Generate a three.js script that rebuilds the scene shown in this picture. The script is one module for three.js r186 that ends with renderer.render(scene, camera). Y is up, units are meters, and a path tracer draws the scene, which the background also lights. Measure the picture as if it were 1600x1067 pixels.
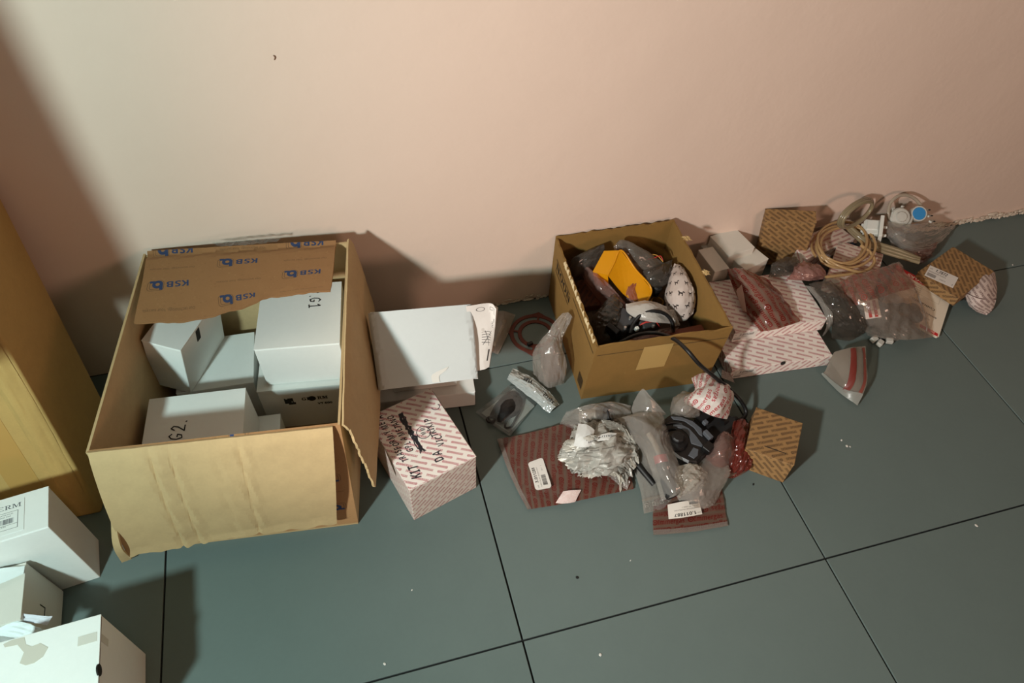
import * as THREE from 'three';
import { RoundedBoxGeometry } from 'three/addons/geometries/RoundedBoxGeometry.js';
import { RectAreaLightUniformsLib } from 'three/addons/lights/RectAreaLightUniformsLib.js';
import { mergeGeometries, toCreasedNormals } from 'three/addons/utils/BufferGeometryUtils.js';

// ---------------------------------------------------------------- camera, lamps, exposure
const scene = new THREE.Scene();
scene.background = new THREE.Color(0x050505);
const camera = new THREE.PerspectiveCamera(51.0777, 1600 / 1067, 0.02, 30);
camera.rotation.set(-0.86555, -0.30135, 0.04770, 'YXZ');
camera.position.set(0.0000, 1.2863, 1.1696);
const renderer = new THREE.WebGLRenderer({ antialias: true });
renderer.toneMapping = THREE.LinearToneMapping;
renderer.toneMappingExposure = 1.0;
renderer.shadowMap.enabled = true;
RectAreaLightUniformsLib.init();
const LAMP = { at: [-0.86, 1.146, 1.36], color: [0.74, 1.0, 0.97], power: 6.0, size: 2.2 };                                              // bare bulb
const SPOT = { at: [-0.85, 1.08, 1.37], aim: [1.6, 0.3, 0], color: [1.0, 0.77, 0.70], power: 8.4, angle: 39, size: 2.2 };           // warm reflector head under it
const PANEL = { at: [1.6, 1.2, 3.56], w: 1.0, h: 0.6, color: [1.0, 0.60, 0.44], power: 11.5 };                                      // warm panel on the wall behind the camera
const ROOM = { x0: -2.3, x1: 3.4, z1: 3.6, h: 2.75 };

// ---------------------------------------------------------------- helpers
const used = {};
function numbered(n) { const k = used[n] = (used[n] ?? -1) + 1; return k ? n + '_' + String(k).padStart(3, '0') : n; }
function rng(seed) { let a = seed * 2654435761 >>> 0; return () => { a = a + 0x6D2B79F5 >>> 0; let t = Math.imul(a ^ a >>> 15, 1 | a); t = t + Math.imul(t ^ t >>> 7, 61 | t) ^ t; return ((t ^ t >>> 14) >>> 0) / 4294967296; }; }
const V = (a) => a.isVector3 ? a.clone() : new THREE.Vector3(a[0], a[1], a[2]);
const mix = (a, b, t) => V(a).lerp(V(b), t);
const clamp = (x, a, b) => Math.min(b, Math.max(a, x));
const smooth = (a, b, x) => { const t = clamp((x - a) / (b - a), 0, 1); return t * t * (3 - 2 * t); };

// a thing: a Group at its base whose children are its parts
function thing(name, label, category, pos, group) {
  const o = new THREE.Group(); o.name = numbered(name); o.position.copy(V(pos)); scene.add(o);
  o.userData = { label, category }; if (group) o.userData.group = group;
  o.userData.base = undefined; delete o.userData.base;
  return o;
}
const baseOf = (o) => { const v = new THREE.Vector3(); for (let q = o; q && q !== scene; q = q.parent) v.add(q.position); return v; };
// geometry is given in room coordinates and moved to its parent's base
function part(parent, name, geo, mat, label) {
  const b = baseOf(parent); geo.translate(-b.x, -b.y, -b.z);
  const m = new THREE.Mesh(geo, mat); m.name = name; m.castShadow = m.receiveShadow = true;
  if (label) m.userData.label = label;
  parent.add(m); return m;
}
function struct(name, geo, mat) { const m = new THREE.Mesh(geo, mat); m.name = name; m.castShadow = m.receiveShadow = true; m.userData.kind = 'structure'; scene.add(m); return m; }

// ---- geometry
function finish(pos, uv, idx, crease) {
  let g = new THREE.BufferGeometry();
  g.setAttribute('position', new THREE.Float32BufferAttribute(pos, 3)); g.setAttribute('uv', new THREE.Float32BufferAttribute(uv, 2)); g.setIndex(idx);
  if (crease === undefined) { g.computeVertexNormals(); return g.toNonIndexed(); }
  return toCreasedNormals(g, crease);
}
// smooth surface through a net of points (rows run away from us to us, columns left to right)
function net(rows) {
  const R = rows.length, C = rows[0].length, pts = rows.map((r) => r.map(V));
  const cr = (a, b, c, d, t) => { const t2 = t * t, t3 = t2 * t; return 0.5 * (2 * b + (c - a) * t + (2 * a - 5 * b + 4 * c - d) * t2 + (3 * b - a - 3 * c + d) * t3); };
  const get = (i, j, k) => {
    if (i < 0) return 2 * get(0, j, k) - get(1, j, k); if (i >= R) return 2 * get(R - 1, j, k) - get(R - 2, j, k);
    if (j < 0) return 2 * get(i, 0, k) - get(i, 1, k); if (j >= C) return 2 * get(i, C - 1, k) - get(i, C - 2, k);
    return pts[i][j].getComponent(k);
  };
  return (u, v) => {
    const x = clamp(u, 0, 1) * (C - 1), y = clamp(v, 0, 1) * (R - 1), j = Math.min(C - 2, Math.floor(x)), i = Math.min(R - 2, Math.floor(y)), o = [0, 0, 0];
    for (let k = 0; k < 3; k++) { const q = []; for (let a = -1; a < 3; a++) q.push(cr(get(i + a, j - 1, k), get(i + a, j, k), get(i + a, j + 1, k), get(i + a, j + 2, k), x - j)); o[k] = cr(...q, y - i); }
    return new THREE.Vector3(...o);
  };
}
// sharp creases of crumpled film or paper, 0..1
function creases(seed, n = 7, f = 3) {
  const r = rng(seed), L = [];
  for (let i = 0; i < n; i++) { const a = r() * 6.283, q = f * (0.5 + r() * 1.3); L.push([Math.cos(a) * q, Math.sin(a) * q, r(), 1 / (0.7 + q / f)]); }
  const s = L.reduce((t, l) => t + l[3], 0);
  return (u, v) => { let t = 0; for (const [a, b, c, w] of L) { let x = a * u + b * v + c; x -= Math.floor(x); t += w * Math.abs(2 * x - 1); } return t / s; };
}
function surface(rows, { amp = 0, f = 3, n = 7, seed = 1, puff = 0, edge = 0.0, up = false, fine } = {}) {
  const S = net(rows), c = amp ? creases(seed, n, f) : null, cf = amp ? creases(seed + 500, 6, f * 2.7) : null, c2 = edge ? creases(seed + 77, 5, 5) : null;
  return (u, v) => {
    const p = S(u, v), e = 0.01;
    const du = S(Math.min(1, u + e), v).sub(S(Math.max(0, u - e), v)), dv = S(u, Math.min(1, v + e)).sub(S(u, Math.max(0, v - e)));
    const nn = dv.clone().cross(du).normalize(); if (up) nn.set(0, 1, 0);
    let h = 0;
    if (c) h += amp * (c(u, v) - 0.25 + (fine ?? 0.32) * (cf(u, v) - 0.5));
    if (puff) h += puff * Math.pow(Math.max(0, Math.sin(Math.PI * u) * Math.sin(Math.PI * v)), 0.6);
    p.addScaledVector(nn, h);
    if (c2) { const q = (c2(u, v) - 0.5) * edge; p.addScaledVector(du.normalize(), q * (Math.abs(u - 0.5) * 2)); p.addScaledVector(dv.normalize(), q * (Math.abs(v - 0.5) * 2)); }
    if (p.y < 0.0015) p.y = 0.0015 + (c ? 0.001 * c(u * 2, v) : 0);
    return p;
  };
}
function grid(S, nu, nv, { u0 = 0, u1 = 1, v0 = 0, v1 = 1, lift = 0, uv = [1, 1], crease } = {}) {
  const pos = [], uvs = [], idx = [];
  for (let j = 0; j <= nv; j++) for (let i = 0; i <= nu; i++) {
    const u = u0 + (u1 - u0) * i / nu, v = v0 + (v1 - v0) * j / nv, p = S(u, v);
    if (lift) { const e = 0.004, du = S(Math.min(1, u + e), v).sub(S(Math.max(0, u - e), v)), dv = S(u, Math.min(1, v + e)).sub(S(u, Math.max(0, v - e))); p.addScaledVector(dv.cross(du).normalize(), lift); }
    pos.push(p.x, p.y, p.z); uvs.push(i / nu * uv[0], (1 - j / nv) * uv[1]);
  }
  const w = nu + 1;
  for (let j = 0; j < nv; j++) for (let i = 0; i < nu; i++) { const a = j * w + i; idx.push(a, a + w, a + 1, a + 1, a + w, a + w + 1); }
  return finish(pos, uvs, idx, crease);
}
// a sheet with thickness t (below the surface)
function thick(S, nu, nv, t, { uv = [1, 1], crease = 0.7 } = {}) {
  const pos = [], uvs = [], idx = [], w = nu + 1, P = [];
  const push = (p, u, v) => { pos.push(p.x, p.y, p.z); uvs.push(u * uv[0], (1 - v) * uv[1]); };
  for (let k = 0; k < 2; k++) for (let j = 0; j <= nv; j++) for (let i = 0; i <= nu; i++) {
    const u = i / nu, v = j / nv, p = S(u, v), e = 0.01;
    if (k) { const du = S(Math.min(1, u + e), v).sub(S(Math.max(0, u - e), v)), dv = S(u, Math.min(1, v + e)).sub(S(u, Math.max(0, v - e))); p.addScaledVector(dv.cross(du).normalize(), -t); }
    P.push(p); push(p, u, v);
  }
  const o = w * (nv + 1);
  for (let j = 0; j < nv; j++) for (let i = 0; i < nu; i++) { const a = j * w + i; idx.push(a, a + w, a + 1, a + 1, a + w, a + w + 1); idx.push(o + a, o + a + 1, o + a + w, o + a + 1, o + a + w + 1, o + a + w); }
  const rim = (list) => { for (let k = 0; k + 1 < list.length; k++) { const [i, j] = list[k], [i2, j2] = list[k + 1], a = j * w + i, b = j2 * w + i2; idx.push(a, b, o + a, b, o + b, o + a); } };
  const seq = []; for (let i = nu; i >= 0; i--) seq.push([i, 0]); for (let j = 1; j <= nv; j++) seq.push([0, j]); for (let i = 1; i <= nu; i++) seq.push([i, nv]); for (let j = nv - 1; j >= 0; j--) seq.push([nu, j]);
  rim(seq);
  return finish(pos, uvs, idx, crease);
}
// a closed bag: upper and lower film meeting at the edges
function bagGeo(rows, o = {}) {
  const nu = (o.nu ?? 30) * 1.6 | 0, nv = (o.nv ?? 30) * 1.6 | 0, a = grid(surface(rows, o), nu, nv, { uv: o.uv ?? [1, 1], crease: o.crease ?? 0.5 });
  if (o.single) return a;
  const b = grid(surface(rows, { ...o, puff: -(o.under ?? 0.004), amp: (o.amp ?? 0) * 0.5, seed: (o.seed ?? 1) + 31 }), Math.ceil(nu / 2), Math.ceil(nv / 2), { uv: o.uv ?? [1, 1], crease: 0.5 });
  return mergeGeometries([a, b]);
}
// corner O, corner X along the width, point Y along the depth: axes of a box whose top (or front) face they span; t is its thickness
function frame(O, X, Y, t) {
  O = V(O); const ex = V(X).sub(O), w = ex.length(); ex.normalize();
  const y = V(Y).sub(O), n = ex.clone().cross(y).normalize(), ey = n.clone().cross(ex), d = y.dot(ey);
  const m = new THREE.Matrix4().makeBasis(ex, n, ey.clone().negate()); m.setPosition(O.clone().addScaledVector(n, -t));
  const at = (x, yy, z) => new THREE.Vector3(x, yy, -z).applyMatrix4(m);   // x across, yy up from the underside, z back from the front edge
  return { m, w, d, t, ex, ey, n, at, base: at(w / 2, 0, d / 2) };
}
// texture coordinates in metres, each face by the way it looks
function metres(g, k = 1) {
  if (g.index) g = g.toNonIndexed();
  const p = g.attributes.position, n = g.attributes.normal, uv = new Float32Array(p.count * 2);
  for (let i = 0; i < p.count; i += 3) {
    const ax = Math.abs(n.getX(i) + n.getX(i + 1) + n.getX(i + 2)), ay = Math.abs(n.getY(i) + n.getY(i + 1) + n.getY(i + 2)), az = Math.abs(n.getZ(i) + n.getZ(i + 1) + n.getZ(i + 2));
    for (let q = i; q < i + 3; q++) {
      const x = p.getX(q), y = p.getY(q), z = p.getZ(q);
      const [a, b] = ay >= ax && ay >= az ? [x, -z] : az >= ax ? [x, y] : [-z, y];
      uv[2 * q] = a * k; uv[2 * q + 1] = b * k;
    }
  }
  g.setAttribute('uv', new THREE.BufferAttribute(uv, 2)); return g;
}
function slab(F, x0, x1, y0, y1, z0, z1, r = 0.0012) {   // a softly edged block in the axes of F
  const w = x1 - x0, h = y1 - y0, d = z1 - z0;
  let g = new RoundedBoxGeometry(w, h, d, 1, Math.min(r, w * 0.45, h * 0.45, d * 0.45));
  g.translate((x0 + x1) / 2, (y0 + y1) / 2, -(z0 + z1) / 2);
  return metres(g).applyMatrix4(F.m);
}
function quad(F, x0, x1, z0, z1, lift = 0.0006, y) {        // a thin sticker on the top face of F, uv 0..1
  const g = new THREE.BoxGeometry(x1 - x0, 0.0004, z1 - z0);
  const p = g.attributes.position, uv = g.attributes.uv;
  for (let i = 0; i < p.count; i++) uv.setXY(i, p.getX(i) / (x1 - x0) + 0.5, -p.getZ(i) / (z1 - z0) + 0.5);
  g.translate((x0 + x1) / 2, (y ?? F.t) + lift, -(z0 + z1) / 2);
  return g.toNonIndexed().applyMatrix4(F.m);
}
function frontQuad(F, x0, x1, y0, y1, lift = 0.0006) {   // a sticker on the front face of F
  const g = new THREE.BoxGeometry(x1 - x0, y1 - y0, 0.0004);
  const p = g.attributes.position, uv = g.attributes.uv;
  for (let i = 0; i < p.count; i++) uv.setXY(i, p.getX(i) / (x1 - x0) + 0.5, p.getY(i) / (y1 - y0) + 0.5);
  g.translate((x0 + x1) / 2, (y0 + y1) / 2, lift);
  return g.toNonIndexed().applyMatrix4(F.m);
}
// flat outline (points of the room, seen from above) as a plate of thickness t
function plate(points, t, { bevel = 0.0015, holes = [], y } = {}) {
  const pts = points.map(V), top = y ?? pts.reduce((s, q) => s + q.y, 0) / pts.length;
  const s = new THREE.Shape(pts.map((q) => new THREE.Vector2(q.x, -q.z)));
  for (const h of holes) s.holes.push(new THREE.Path(h.map(V).map((q) => new THREE.Vector2(q.x, -q.z))));
  const g = new THREE.ExtrudeGeometry(s, { depth: Math.max(0.0001, t - 2 * bevel), bevelEnabled: bevel > 0, bevelThickness: bevel, bevelSize: bevel, bevelOffset: -bevel, bevelSegments: 1, steps: 1, curveSegments: 8 });
  g.rotateX(-Math.PI / 2); g.translate(0, top - t + bevel, 0);
  return g;
}
function tube(points, r, n = 60, closed = false, rad = 8) { return new THREE.TubeGeometry(new THREE.CatmullRomCurve3(points.map(V), closed, 'centripetal'), n, r, rad, closed).toNonIndexed(); }
function lathe(profile, at, axis = [0, 1, 0], seg = 28) {
  const g = new THREE.LatheGeometry(profile.map(([r, y]) => new THREE.Vector2(r, y)), seg).toNonIndexed();
  g.applyQuaternion(new THREE.Quaternion().setFromUnitVectors(new THREE.Vector3(0, 1, 0), V(axis).normalize())); g.translate(...V(at).toArray());
  return toCreasedNormals(g, 0.6);
}
function block(at, size, rot = [0, 0, 0], r = 0.0012) {
  const g = new RoundedBoxGeometry(size[0], size[1], size[2], 1, Math.min(r, ...size.map((s) => s * 0.4)));
  g.applyMatrix4(new THREE.Matrix4().makeRotationFromEuler(new THREE.Euler(...rot, 'YXZ'))); g.translate(...V(at).toArray()); return g.index ? g.toNonIndexed() : g;
}
const merge = (l) => mergeGeometries(l.map((g) => { g = g.index ? g.toNonIndexed() : g; for (const k of Object.keys(g.attributes)) if (!['position', 'normal', 'uv'].includes(k)) g.deleteAttribute(k); return g; }));

// ---------------------------------------------------------------- textures
function canvas(w, h, draw, { srgb = true, repeat, rot = 0 } = {}) {
  const c = document.createElement('canvas'); c.width = w; c.height = h; const x = c.getContext('2d'); draw(x, w, h);
  const t = new THREE.CanvasTexture(c); if (srgb) t.colorSpace = THREE.SRGBColorSpace;
  t.magFilter = THREE.LinearFilter; t.wrapS = t.wrapT = THREE.RepeatWrapping;
  if (repeat) t.repeat.set(1 / repeat[0], 1 / repeat[1]); t.rotation = rot; return t;
}
function turned(t, rot, size) { const c = t.clone(); c.rotation = rot; if (size) c.center.set(.5, .5); if (size) c.repeat.set(1 / size[0], 1 / size[1]); c.needsUpdate = true; return c; }
function fill(x, w, h, color) { x.fillStyle = color; x.fillRect(0, 0, w, h); }
function fibres(x, w, h, seed, n, a, dark = '#000', light = '#fff') {
  const r = rng(seed);
  for (let i = 0; i < n; i++) { x.globalAlpha = a * r(); x.fillStyle = r() > 0.5 ? dark : light; const l = 2 + r() * 14; x.fillRect(r() * w, r() * h, r() > 0.3 ? l : 1.2, r() > 0.3 ? 1.2 : l); }
  x.globalAlpha = 1;
}
function noiseTex(seed, w, lo, hi, oct, repeat) {
  const r = rng(seed), data = new Uint8Array(w * w * 4), acc = new Float32Array(w * w); let tot = 0;
  for (const [cells, amp] of oct) {
    const g = new Float32Array(cells * cells).map(() => r()); tot += amp;
    for (let y = 0; y < w; y++) for (let x = 0; x < w; x++) {
      const fx = x / w * cells, fy = y / w * cells, i = Math.floor(fx), j = Math.floor(fy); let a = fx - i, b = fy - j; a = a * a * (3 - 2 * a); b = b * b * (3 - 2 * b);
      const G = (p, q) => g[(q % cells) * cells + p % cells];
      acc[y * w + x] += amp * ((G(i, j) * (1 - a) + G(i + 1, j) * a) * (1 - b) + (G(i, j + 1) * (1 - a) + G(i + 1, j + 1) * a) * b);
    }
  }
  for (let i = 0; i < w * w; i++) { const q = Math.round(255 * (lo + (hi - lo) * acc[i] / tot)); data[4 * i] = data[4 * i + 1] = data[4 * i + 2] = q; data[4 * i + 3] = 255; }
  const t = new THREE.DataTexture(data, w, w); t.magFilter = THREE.LinearFilter; t.minFilter = THREE.LinearMipmapLinearFilter; t.wrapS = t.wrapT = THREE.RepeatWrapping; t.repeat.set(1 / repeat, 1 / repeat); t.needsUpdate = true; return t;
}
// rows of a brand word with its ring mark, every second row upside down
function wordRows(ink, paper, { w = 512, h = 240, size = 50, font = 'bold', band, caps = true, fillTo } = {}) {
  return (x) => {
    if (paper) fill(x, w, h, paper); x.fillStyle = ink; x.strokeStyle = ink; x.textBaseline = 'middle';
    const word = caps ? 'IMMERGAS' : 'Immergas';
    const line = (cx, cy, a) => {
      x.save(); x.translate(cx, cy); x.rotate(a);
      x.font = `${font} ${size}px sans-serif`; const tw = x.measureText(word).width, k = (w * (fillTo ?? 0.7)) / tw; x.scale(k, 1);
      x.fillText(word, -tw / 2 + 8, 0); x.scale(1 / k, 1);
      x.lineWidth = size * 0.16; x.beginPath(); x.arc(-w * (fillTo ?? 0.7) / 2 - size * 0.32, 0, size * 0.32, 0, 7); x.stroke(); x.beginPath(); x.arc(-w * (fillTo ?? 0.7) / 2 - size * 0.32, 0, size * 0.12, 0, 7); x.fill();
      x.restore();
    };
    if (band) { x.globalAlpha = band; x.fillRect(0, h * 0.08, w, h * 0.34); x.fillRect(0, h * 0.58, w, h * 0.34); x.globalAlpha = 1; }
    for (const dx of [-w, 0, w]) { line(w * 0.5 + dx, h * 0.25, 0); line(w * 1.0 + dx, h * 0.75, Math.PI); }
  };
}
const T = {};
T.card = noiseTex(3, 256, 0.80, 1.0, [[6, 1], [24, 0.7], [90, 0.6], [200, 0.5]], 0.35);
T.paper = noiseTex(5, 256, 0.93, 1.0, [[5, 1], [40, 0.4], [160, 0.4]], 0.3);
T.wallBump = noiseTex(7, 512, 0, 1, [[4, 1.2], [12, 0.5], [70, 0.10], [220, 0.06]], 1.1);
T.wallTone = noiseTex(9, 256, 0.94, 1.0, [[3, 1], [8, 0.6], [40, 0.25]], 1.3);
T.tile = noiseTex(11, 512, 0.90, 1.0, [[5, 1], [20, 0.5], [120, 0.35], [256, 0.3]], 0.8);
T.tileRough = noiseTex(12, 256, 0.75, 1.0, [[6, 1], [30, 0.6], [120, 0.3]], 0.7);
T.imm = canvas(512, 240, wordRows('#a02f40', '#e4dcd4', { size: 70, fillTo: .68 }), { repeat: [0.045, 0.0255] });
T.immDark = canvas(512, 240, wordRows('#2e1a0e', '#947247', { size: 84 }), { repeat: [0.042, 0.0225] });
T.immRose = canvas(512, 240, wordRows('#4f2a2c', '#c6b6ae', { size: 84 }), { repeat: [0.036, 0.016] });
const filmPair = (ink, base, inkT, baseT, rep) => [canvas(512, 256, (x) => { fill(x, 512, 256, base); wordRows(ink, null, { w: 512, h: 256, size: 104, band: 0.3, caps: false, fillTo: 0.76 })(x); }, { repeat: rep }), canvas(512, 256, (x) => { fill(x, 512, 256, baseT); wordRows(inkT, null, { w: 512, h: 256, size: 104, band: 0.3, caps: false, fillTo: 0.76 })(x); }, { srgb: false, repeat: rep })];
[T.film, T.filmT] = filmPair('#8a2b26', '#c9bcb0', '#5a5a5a', '#b6b6b6', [0.066, 0.031]);
[T.rosy, T.rosyT] = filmPair('#b0675a', '#dccabe', '#909090', '#f0f0f0', [0.07, 0.030]);
T.foil = canvas(256, 256, (x, w, h) => { fill(x, w, h, '#c3c2bd'); const r = rng(61); for (let i = 0; i < 22; i++) { x.fillStyle = r() > .5 ? '#6d6c68' : '#94938e'; x.globalAlpha = .35 + .4 * r(); x.save(); x.translate(r() * w, r() * h); x.rotate((r() - .5) * .5); x.fillRect(-40, -2, 50 + r() * 90, 2 + r() * 7); x.restore(); } x.globalAlpha = 1; });
T.tissue = canvas(512, 256, wordRows('#b5303c', '#ddd8d2', { w: 512, h: 256, size: 100, caps: false, fillTo: 0.74 }), { repeat: [0.062, 0.028] });
T.ksb = canvas(1024, 400, (x, w, h) => {
  fill(x, w, h, '#a67c52'); fibres(x, w, h, 4, 2600, 0.10, '#5b3c1e', '#d8b489');
  const mark = (cx, cy) => {
    x.strokeStyle = '#6d5238'; x.lineWidth = 4; x.beginPath(); x.roundRect(cx + 40, cy - 55, 120, 96, 26); x.stroke(); x.beginPath(); x.roundRect(cx + 56, cy - 42, 88, 70, 18); x.stroke();
    x.fillStyle = '#2a4272'; x.font = 'bold 88px sans-serif'; x.textBaseline = 'middle'; x.save(); x.translate(cx - 152, cy); x.scale(1.12, 0.9); x.fillText('KSB', 0, 0); x.restore();
    x.lineWidth = 24; x.strokeStyle = '#2a4272'; x.beginPath(); x.arc(cx + 86, cy + 6, 28, 0, 7); x.stroke(); x.fillRect(cx + 46, cy - 50, 24, 70); x.fillRect(cx + 112, cy + 22, 34, 22);
  };
  const small = (cx, cy) => { x.fillStyle = '#6f5338'; x.font = '26px sans-serif'; x.textBaseline = 'middle'; x.fillText('\u25B8 Our technology. Your success.', cx - 200, cy); };
  for (const d of [-w, 0, w]) { mark(w * 0.30 + d, h * 0.27); small(w * 0.80 + d, h * 0.20); mark(w * 0.80 + d, h * 0.77); small(w * 0.30 + d, h * 0.72); }
}, { repeat: [0.25, 0.098] });

// ---------------------------------------------------------------- materials
const std = (color, roughness = 0.7, o = {}) => new THREE.MeshStandardMaterial({ color, roughness, side: THREE.DoubleSide, ...o });
const phys = (color, roughness, o = {}) => new THREE.MeshPhysicalMaterial({ color, roughness, side: THREE.DoubleSide, ...o });
const cardMat = (color) => std(color, 0.85, { map: T.card });
const film = (color, o = {}) => phys(color, o.rough ?? 0.16, { transmission: o.t ?? 0.95, thickness: 0, ior: 1.5, ...(o.more ?? {}) });
const M = {
  tan: cardMat('#c0a478'), tanDark: cardMat('#ad8a50'), carton2: cardMat('#876630'), brown: cardMat('#9c7448'), tallCard: cardMat('#bf9a5c'),
  ksb: std('#ffffff', 0.8, { map: T.ksb }), ksbTurned: std('#d9d2c8', 0.8, { map: turned(T.ksb, Math.PI) }),
  white: std('#e9eae6', 0.55, { map: T.paper }), whiteEdge: std('#d9d8d2', 0.7), offWhite: std('#d8d3c8', 0.65, { map: T.paper }), slit: std('#1d1a17', 0.9),
  imm: std('#ffffff', 0.6, { map: turned(T.imm, -0.62) }), immFlat: std('#ffffff', 0.6, { map: turned(T.imm, -0.48) }), immSide: std('#ffffff', 0.6, { map: turned(T.imm, 0.8) }), immStraight: std('#f3e4da', 0.6, { map: T.imm }),
  dark: std('#ffffff', 0.75, { map: turned(T.immDark, 0.62) }), darkSteep: std('#ffffff', 0.75, { map: turned(T.immDark, -0.75) }),
  rose: std('#ffffff', 0.7, { map: turned(T.immRose, -0.6) }),
  clear: film('#e9e6e1', { t: 0.87 }), clearCool: film('#dfe3e2', { rough: 0.12, t: 0.93 }), milky: film('#e2dcd5', { rough: 0.2, t: 0.83 }), grey: film('#bdb5aa', { rough: 0.2, t: 0.86 }), smoke: film('#b0a99f', { rough: 0.14, t: 0.92 }), pink: film('#d6b4aa', { rough: 0.18, t: 0.86 }),
  redFilm: phys('#ffffff', 0.3, { map: T.film, transmission: 1, transmissionMap: T.filmT, thickness: 0 }),
  tissue: phys('#ffffff', 0.4, { map: turned(T.tissue, 1.25), transmission: 0.2, thickness: 0 }),
  black: std('#0b0b0c', 0.42), blackMatte: std('#121213', 0.7), rubber: std('#0d0d0e', 0.5), greyGrain: std('#50545a', 0.8), greyPlastic: std('#b9b8b0', 0.5), whitePlastic: std('#d5d6cf', 0.45), brass: std('#b08a3c', 0.35, { metalness: 0.8 }), steel: std('#b8b8b4', 0.3, { metalness: 0.9 }),
  hoseRed: std('#4a1f17', 0.55), redPlastic: std('#c8323a', 0.5), redWire: std('#b03028', 0.5), gasket: std('#5e2c20', 0.7), blue: std('#2f7fb8', 0.5), sealStrip: film('#d8d2ca', { rough: 0.22, t: 0.82 }),
  tubeTan: phys('#d3b17e', 0.22, { transmission: 0.45, thickness: 0 }), tubeOlive: phys('#a89a7a', 0.2, { transmission: 0.45, thickness: 0 }), tubeGrey: phys('#c9bfae', 0.25, { transmission: 0.5, thickness: 0 }),
  yellow: phys('#e8a40c', 0.3, { transmission: 0.35, thickness: 0 }), foil: std('#c9cbc9', 0.28, { metalness: 0.55 }), redBrown: std('#6a3420', 0.7),
};

// ================================================================ the room
{
  const m = std('#0e0f0f', 0.95), { x0, x1, z1, h } = ROOM;
  const floor = struct('floor', new THREE.BoxGeometry(x1 - x0 + 0.4, 0.2, z1 + 0.4).translate((x0 + x1) / 2, -0.1035, z1 / 2), m);
  floor.userData.label = 'floor of large matt grey square tiles with dark joints';
  const tones = ['#687572', '#65726f', '#6b7774'].map((c) => phys(c, 0.42, { map: T.tile, roughnessMap: T.tileRough, specularIntensity: 0.2 }));
  const X0 = 0.164, Z0 = 0.789, S = 0.6, gap = 0.0032, r = rng(21);
  for (let i = -5; i < 6; i++) for (let j = -2; j < 5; j++) {
    const a = Math.max(x0, X0 + i * S) + gap / 2, b = Math.min(x1, X0 + (i + 1) * S) - gap / 2, c = Math.max(0, Z0 + j * S) + gap / 2, d = Math.min(z1, Z0 + (j + 1) * S) - gap / 2;
    if (b - a < 0.02 || d - c < 0.02) continue;
    const g = metres(new RoundedBoxGeometry(b - a, 0.012, d - c, 1, 0.0012)); g.translate((a + b) / 2, -0.006, (c + d) / 2);
    const uv = g.attributes.uv, ox = r() * 5, oy = r() * 5; for (let k = 0; k < uv.count; k++) uv.setXY(k, uv.getX(k) + ox, uv.getY(k) + oy);
    part(floor, 'tile', g, tones[Math.floor(r() * 3)]);
  }
  const paint = phys('#dfc8b8', 0.5, { map: T.wallTone, bumpMap: T.wallBump, bumpScale: 0.004, clearcoat: 0.35, clearcoatRoughness: 0.28 });
  const plain = std('#8d7f72', 0.85), wall = (n, w, hh, d, x, y, z, mm = plain) => struct(n, metres(new THREE.BoxGeometry(w, hh, d)).translate(x, y, z), mm);
  wall('wall_back', x1 - x0 + 0.4, h, 0.2, (x0 + x1) / 2, h / 2, -0.1, paint).userData.label = 'pinkish cream painted wall behind the boxes';
  wall('wall_left', 0.2, h, z1, x0 - 0.1, h / 2, z1 / 2); wall('wall_right', 0.2, h, z1, x1 + 0.1, h / 2, z1 / 2); wall('wall_front', x1 - x0 + 0.4, h, 0.2, (x0 + x1) / 2, h / 2, z1 + 0.1);
  struct('ceiling', new THREE.BoxGeometry(x1 - x0 + 0.4, 0.2, z1 + 0.4).translate((x0 + x1) / 2, h + 0.1, z1 / 2), std('#9a9086', 0.9));
}
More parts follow.
